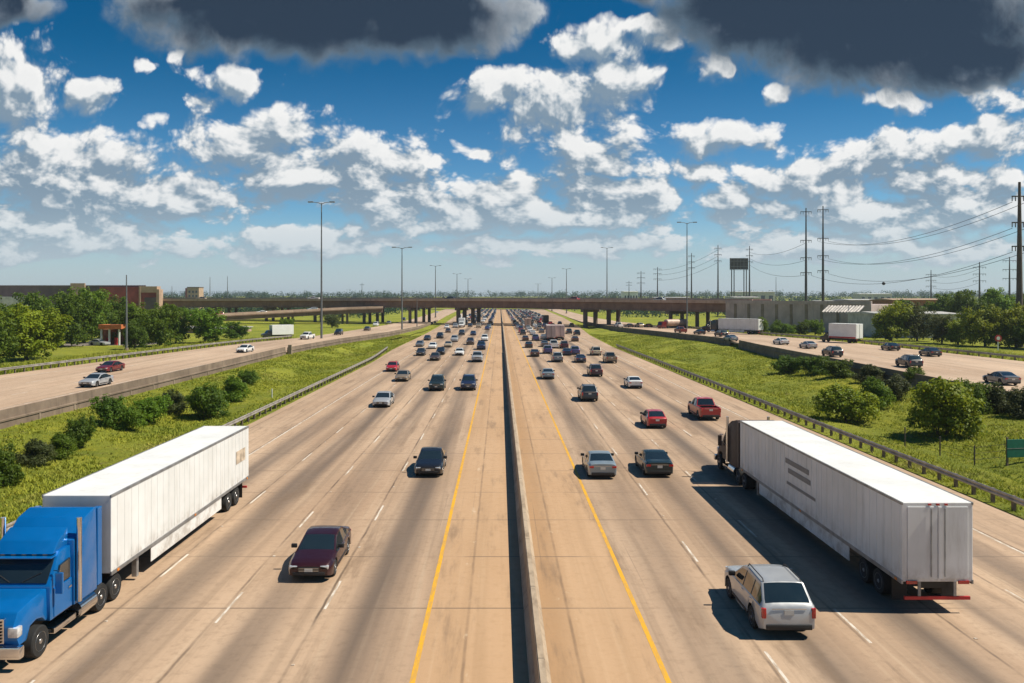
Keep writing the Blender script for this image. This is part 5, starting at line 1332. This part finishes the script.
# low sheds
def shed(px0, px1, top, Y, m, roofm, label, depth=20, wins=5):
    x0, x1 = (px0 - VX)*Y/FPX, (px1 - VX)*Y/FPX; zt = CAM_H - (top - VY)*Y/FPX; w = x1 - x0
    r_ = empty('low_shed', ((x0+x1)/2, Y, 0), label, 'building', 'low sheds around the motorway')
    wallbox(r_, 'wall', -w/2, w/2, 0, depth, -1, zt - .7, m)
    b = MB(); b.prism([(-.6, zt - .69), (-.6, zt - .45), (depth/2, zt), (depth + .6, zt - .45), (depth + .6, zt - .69)], -w/2 - .4, w/2 + .4, roofm); b.build('roof', r_)
    for i in range(wins):
        xx = -w/2 + w*(i + .5)/wins; wallbox(r_, 'window', xx - w/wins*.25, xx + w/wins*.25, -.06, -.003, max(.8, (zt - .7)*.45), (zt - .7)*.8, M_glassb)
shed(893, 950, 298.5, 330, M_brick, M_tan, 'long reddish brick shed behind the right trees')
shed(850, 905, 299, 390, M_brick, M_roofw, 'reddish shed left of the long brick one, behind the panel wall')
shed(820, 862, 300.5, 400, M_roofw, M_roofw, 'pale grey shed just right of the twin power poles')
shed(735, 760, 296.5, 470, M_roofw, M_roofw, 'pale shed below the billboard')
shed(624, 638, 291, 800, M_white, M_white, 'white gabled shed beyond the overpass on the right')
shed(655, 690, 297, 600, M_tan, M_roofw, 'tan shed beyond the overpass next to the white gabled one')
shed(735, 775, 291.5, 900, M_roofw, M_roofw, 'wide pale warehouse far behind the billboard')
shed(860, 892, 293.5, 1000, M_roofw, M_white, 'white roofed warehouse far away on the right')
shed(880, 960, 312, 215, M_roofw, M_roofw, 'pale low shed hidden behind the sparse roadside trees on the right')
shed(180, 232, 327, 255, M_tan, M_roofw, 'tan low shed behind the round green tree on the left')
# corrugated awning fixed over the end of the panel wall
aw2 = empty('awning', ((843 - VX)*240/FPX, 240, 7.6), 'pale corrugated awning over the right end of the panel wall', 'awning', None, R(-48))
b = MB()
n = 44
vs = []; fs = []
for i in range(n + 1):
    x = -5.5 + 11*i/n; dz = .12*math.sin(i*1.7)
    vs += [(x, -2.2, .1 + dz), (x, 2.2, 2.0 + dz), (x, 2.2, 1.94 + dz), (x, -2.2, .04 + dz)]
for i in range(n):
    for j in range(4): fs.append((i*4+j, i*4+(j+1) % 4, i*4+4+(j+1) % 4, i*4+4+j))
fs += [(0, 1, 2, 3), (4*n+3, 4*n+2, 4*n+1, 4*n)]
b.add(vs, fs, simple('aged_corrugated_sheet', (0.34, 0.315, 0.29), .6, .2, .3, .8)); b.build('roof_sheet', aw2)
for x in (-5, 0, 5): b = MB(); b.tube([(x, -1.9, -7.4), (x, -1.9, .1)], .1, M_steel, 7); b.build('post', aw2)
# ------------------------------------------------------------------ daylight
SUN_EL, SUN_AZ = R(54), R(93)       # azimuth clockwise from +y: the sun stands to the right
sd = Vector((math.cos(SUN_EL)*math.sin(SUN_AZ), math.cos(SUN_EL)*math.cos(SUN_AZ), math.sin(SUN_EL)))
sl = bpy.data.lights.new('sun', 'SUN'); sl.energy = 4.6; sl.angle = R(.53); sl.color = (1.0, .92, .78)
so = bpy.data.objects.new('sun', sl); COL.objects.link(so); so.rotation_euler = sd.to_track_quat('Z', 'Y').to_euler()

w = bpy.data.worlds.new('World'); scene.world = w; w.use_nodes = True
wt = w.node_tree; wt.nodes.clear()

WHITE = [(-10, 105, 85, 76, 1.1), (60, 172, 105, 58, 1.1), (95, 101, 46, 24, .9), (237, 82, 50, 23, .9), (150, 67, 20, 12, .7), (185, 60, 16, 15, .6), (152, 117, 22, 12, .6), (200, 106, 30, 20, .9), (262, 143, 92, 42, 1.05), (355, 162, 92, 42, 1.05), (300, 176, 110, 30, .8),
  (170, 198, 90, 22, .9), (390, 205, 80, 20, .8), (20, 228, 170, 26, .8), (490, 92, 55, 34, 1), (560, 108, 95, 54, 1), (600, 44, 62, 28, 1), (615, 82, 54, 46, 1), (590, 152, 72, 32, .9), (470, 148, 22, 15, .9), (500, 192, 48, 24, .95), (470, 214, 64, 22, .9), (612, 194, 66, 26, .9), (555, 218, 100, 18, .8),
  (730, 143, 92, 22, 1), (700, 168, 76, 18, .7), (708, 64, 24, 14, .9), (782, 97, 22, 13, .9), (60, 250, 170, 16, .65), (310, 242, 150, 18, .65), (560, 246, 190, 16, .65), (860, 248, 210, 18, .7), (845, 166, 72, 24, 1), (905, 150, 76, 26, 1), (975, 140, 86, 26, 1), (812, 182, 84, 22, .9), (935, 178, 120, 24, .9), (735, 205, 28, 20, .8), (860, 212, 150, 26, .85), (985, 205, 100, 28, .85), (990, 98, 64, 28, .8), (885, 103, 76, 16, .8), (640, 27, 54, 28, .9), (512, 22, 34, 26, .8)]
DARK = [(300, 12, 190, 50, 1), (425, 20, 110, 38, 1), (205, 4, 95, 32, .8), (10, 4, 50, 26, .8), (880, 15, 210, 84, 1), (760, 8, 115, 52, 1), (970, 60, 100, 42, .9), (640, -18, 60, 34, .5)]

def cloud_group(name, full):
    """density of the clouds in a direction: how much cloud, and the smooth field that its light is judged from"""
    g = bpy.data.node_groups.new(name, 'ShaderNodeTree')
    for nm in ('u', 'v'): g.interface.new_socket(nm, in_out='INPUT', socket_type='NodeSocketFloat')
    outs = ('cumulus', 'overhead', 'coarse', 'grain') if full else ('overhead', 'coarse')
    for nm in outs: g.interface.new_socket(nm, in_out='OUTPUT', socket_type='NodeSocketFloat')
    n = NT(g); gi = n.node('NodeGroupInput'); go = n.node('NodeGroupOutput')
    u0, v0 = gi.outputs[0], gi.outputs[1]
    def noise2(vec, scale, detail, rough, out=0):
        t = n.node('ShaderNodeTexNoise', noise_dimensions='2D'); n.put(t.inputs['Vector'], vec)
        t.inputs['Scale'].default_value = scale; t.inputs['Detail'].default_value = detail; t.inputs['Roughness'].default_value = rough
        return t.outputs[out]
    # log-perspective coordinates: clouds crowd together and shrink towards the horizon
    q = n.comb(n.m('MULTIPLY', u0, 2.5), n.m('MULTIPLY', n.m('LOGARITHM', n.m('ADD', v0, .16), math.e), 1.1))
    wv = n.node('ShaderNodeVectorMath', operation='MULTIPLY_ADD'); n.put(wv.inputs[0], noise2(q, 2.6, 3, .55, 1)); wv.inputs[1].default_value = (.12, .12, 0); n.put(wv.inputs[2], q)
    qw = wv.outputs[0]
    wb = n.node('ShaderNodeVectorMath', operation='MULTIPLY_ADD'); n.put(wb.inputs[0], noise2(q, 5.2, 2, .6, 1)); wb.inputs[1].default_value = (.075, .05, 0); n.put(wb.inputs[2], n.comb(n.m('SUBTRACT', u0, .0375), n.m('SUBTRACT', v0, .025)))
    pb = wb.outputs[0]
    def blobs(lst):
        acc = None
        for (px, py, rx, ry, wgt) in lst:
            a, b = (px - VX)/FPX, (VY - py)/FPX; sx, sy = FPX/rx, FPX/ry
            m = n.node('ShaderNodeVectorMath', operation='MULTIPLY_ADD'); n.put(m.inputs[0], pb); m.inputs[1].default_value = (sx, sy, 0); m.inputs[2].default_value = (-a*sx, -b*sy, 0)
            l = n.node('ShaderNodeVectorMath', operation='LENGTH'); n.put(l.inputs[0], m.outputs[0])
            e = n.m('MULTIPLY_ADD', l.outputs['Value'], -1.0, .15 + .85*wgt)
            acc = e if acc is None else n.m('SMOOTH_MAX', acc, e, .15)
        return acc
    def cells(scale, detail):
        vo = n.node('ShaderNodeTexVoronoi', feature='SMOOTH_F1', voronoi_dimensions='2D'); n.put(vo.inputs['Vector'], qw); vo.inputs['Scale'].default_value = scale; vo.inputs['Smoothness'].default_value = .45; vo.inputs['Detail'].default_value = detail; vo.inputs['Roughness'].default_value = .6; vo.inputs['Lacunarity'].default_value = 2.2
        return n.m('SUBTRACT', .45, vo.outputs['Distance'])
    puff = cells(6.2, 3.5)
    bw, bd = blobs(WHITE), blobs(DARK)
    med = noise2(qw, 5.0, 5, .58)
    big = noise2(q, 2.0, 2, .5)
    band = n.m('MULTIPLY', n.ss(v0, .008, .035), n.ss(v0, .1, .2, 1, 0))
    co = n.m('ADD', n.m('MULTIPLY', n.m('MAXIMUM', bw, -.7), 1.15), n.m('ADD', n.m('MULTIPLY', n.m('SUBTRACT', med, .5), .55), n.m('MULTIPLY', puff, 1.25)))
    if full:
        fine = noise2(qw, 6.5, 10, .68)
        f5 = n.m('SUBTRACT', fine, .5)
        det = n.m('ADD', n.m('MULTIPLY', f5, .7), n.m('ADD', n.m('MULTIPLY', puff, 1.0), n.m('MULTIPLY', n.m('SUBTRACT', big, .5), .35)))
        cu = n.m('ADD', n.m('ADD', n.m('MULTIPLY', n.m('MAXIMUM', bw, -1.0), 1.55), det), n.m('MULTIPLY', band, .72))
        ov = n.m('ADD', n.m('MULTIPLY', n.m('MAXIMUM', bd, -.9), 1.5), n.m('ADD', n.m('MULTIPLY', f5, .6), n.m('MULTIPLY', puff, .3)))
        vals = (cu, ov, co, f5)
    else:
        ov = n.m('ADD', n.m('MULTIPLY', n.m('MAXIMUM', bd, -.9), 1.15), n.m('MULTIPLY', n.m('SUBTRACT', med, .5), 1.6)); vals = (ov, co)
    for i, s_ in enumerate(vals): g.links.new(s_, go.inputs[i])
    return g

n = NT(wt)
d = n.node('ShaderNodeTexCoord').outputs['Generated']
dx, dy, dz = n.sep(d)
ay = n.m('MAXIMUM', n.m('ABSOLUTE', dy), .22)
u = n.m('DIVIDE', dx, ay); v = n.m('MAXIMUM', n.m('DIVIDE', dz, ay), -.1)
def call(g, uu, vv):
    gn = n.node('ShaderNodeGroup'); gn.node_tree = g; n.put(gn.inputs[0], uu); n.put(gn.inputs[1], vv); return gn.outputs
A = call(cloud_group('clouds', True), u, v)
B = call(cloud_group('clouds_sunward', False), n.m('ADD', u, .009), n.m('ADD', v, .017))
sky = n.node('ShaderNodeTexSky', sky_type='NISHITA', sun_disc=False)
sky.sun_elevation = SUN_EL; sky.sun_rotation = SUN_AZ; sky.altitude = 200; sky.air_density = 1.0; sky.dust_density = .6; sky.ozone_density = 2.0
hs = n.node('ShaderNodeHueSaturation'); n.put(hs.inputs['Color'], sky.outputs[0]); hs.inputs['Saturation'].default_value = 1.3; hs.inputs['Hue'].default_value = .495
blue = n.mix(1.0, hs.outputs[0], n.mix(n.ss(v, .05, .36), (.6, .8, .95), (.02, .4, .53)), 'MULTIPLY')
c_lit = n.m('MULTIPLY_ADD', A[3], .7, n.m('SUBTRACT', A[2], B[1]))
light = n.ss(c_lit, -.5, .72)
soft = n.lin(light, 0, 1, .85, .42)
cov = n.ss(A[0], -.42, n.m('SUBTRACT', soft, .22))
core = n.ss(A[0], .1, .8)
light = n.m('MULTIPLY', light, n.lin(core, 0, 1, 1.0, .88))
ccol = n.mix(n.lin(light, .1, .55), (1.9, 2.65, 3.4), (4.9, 5.3, 5.6))
ccol = n.mix(n.ss(light, .45, 1.0), ccol, (8.0, 7.95, 7.8))
low = n.ss(v, .03, .16, 1, 0)
ccol = n.mix(n.m('MULTIPLY', low, .42), ccol, (4.3, 4.9, 5.2))
c = n.mix(n.m('MULTIPLY', cov, n.lin(low, 0, 1, .97, .8)), blue, ccol)
dcov = n.ss(A[1], -.38, .2)
dlit = n.ss(n.m('SUBTRACT', A[1], B[0]), -.35, .45)
thick = n.ss(A[1], -.16, .6)
dcol = n.mix(thick, n.mix(dlit, (1.1, 1.6, 2.1), (3.9, 4.3, 4.7)), n.mix(n.ss(n.m('MULTIPLY_ADD', A[3], .5, n.m('MULTIPLY', A[2], .8)), -.75, .75), (.24, .4, .66), (1.35, 1.75, 2.25)))
c = n.mix(n.m('MULTIPLY', dcov, .97), c, dcol)
# pale air just above the skyline
c = n.mix(n.m('MULTIPLY', n.ss(v, -.01, .12, 1, 0), .78), c, (4.5, 5.2, 5.9))
bg = n.node('ShaderNodeBackground'); n.put(bg.inputs[0], c); bg.inputs[1].default_value = .082
out = n.node('ShaderNodeOutputWorld'); wt.links.new(bg.outputs[0], out.inputs[0])
w.cycles.sampling_method = 'NONE'

# the warm-day air between the camera and the far things
hm = bpy.data.materials.new('haze_air'); hm.use_nodes = True; hn = NT(hm.node_tree); hm.node_tree.nodes.clear()
ho = hn.node('ShaderNodeOutputMaterial'); hv = hn.node('ShaderNodeVolumePrincipled'); hv.inputs['Color'].default_value = (.72, .84, .95, 1); hv.inputs['Density'].default_value = .00011; hv.inputs['Anisotropy'].default_value = .2
hm.node_tree.links.new(hv.outputs[0], ho.inputs['Volume'])
hb = MB(); hb.box(-5200, 5200, -160, 8200, -6, 60, hm); tag(hb.build('haze'), kind='stuff')

# ------------------------------------------------------------------ camera
cam = bpy.data.cameras.new('camera'); co_ = bpy.data.objects.new('camera', cam); COL.objects.link(co_)
co_.location = (0, 0, CAM_H); co_.rotation_euler = (R(90), 0, 0)
cam.sensor_width = 36; cam.lens = FPX * 36 / 1024; cam.shift_x = (512 - VX) / 1024; cam.shift_y = -(341.5 - VY) / 1024
cam.clip_start = .5; cam.clip_end = 20000
scene.camera = co_
scene.view_settings.view_transform = 'Standard'; scene.view_settings.look = 'None'; scene.view_settings.exposure = .52; scene.view_settings.gamma = 1; scene.view_settings.use_curve_mapping = False
scene.render.engine = 'CYCLES'
scene.cycles.max_bounces = 5; scene.cycles.diffuse_bounces = 2; scene.cycles.glossy_bounces = 2; scene.cycles.transmission_bounces = 2; scene.cycles.transparent_max_bounces = 4
scene.cycles.use_denoising = True; scene.cycles.caustics_reflective = False; scene.cycles.caustics_refractive = False
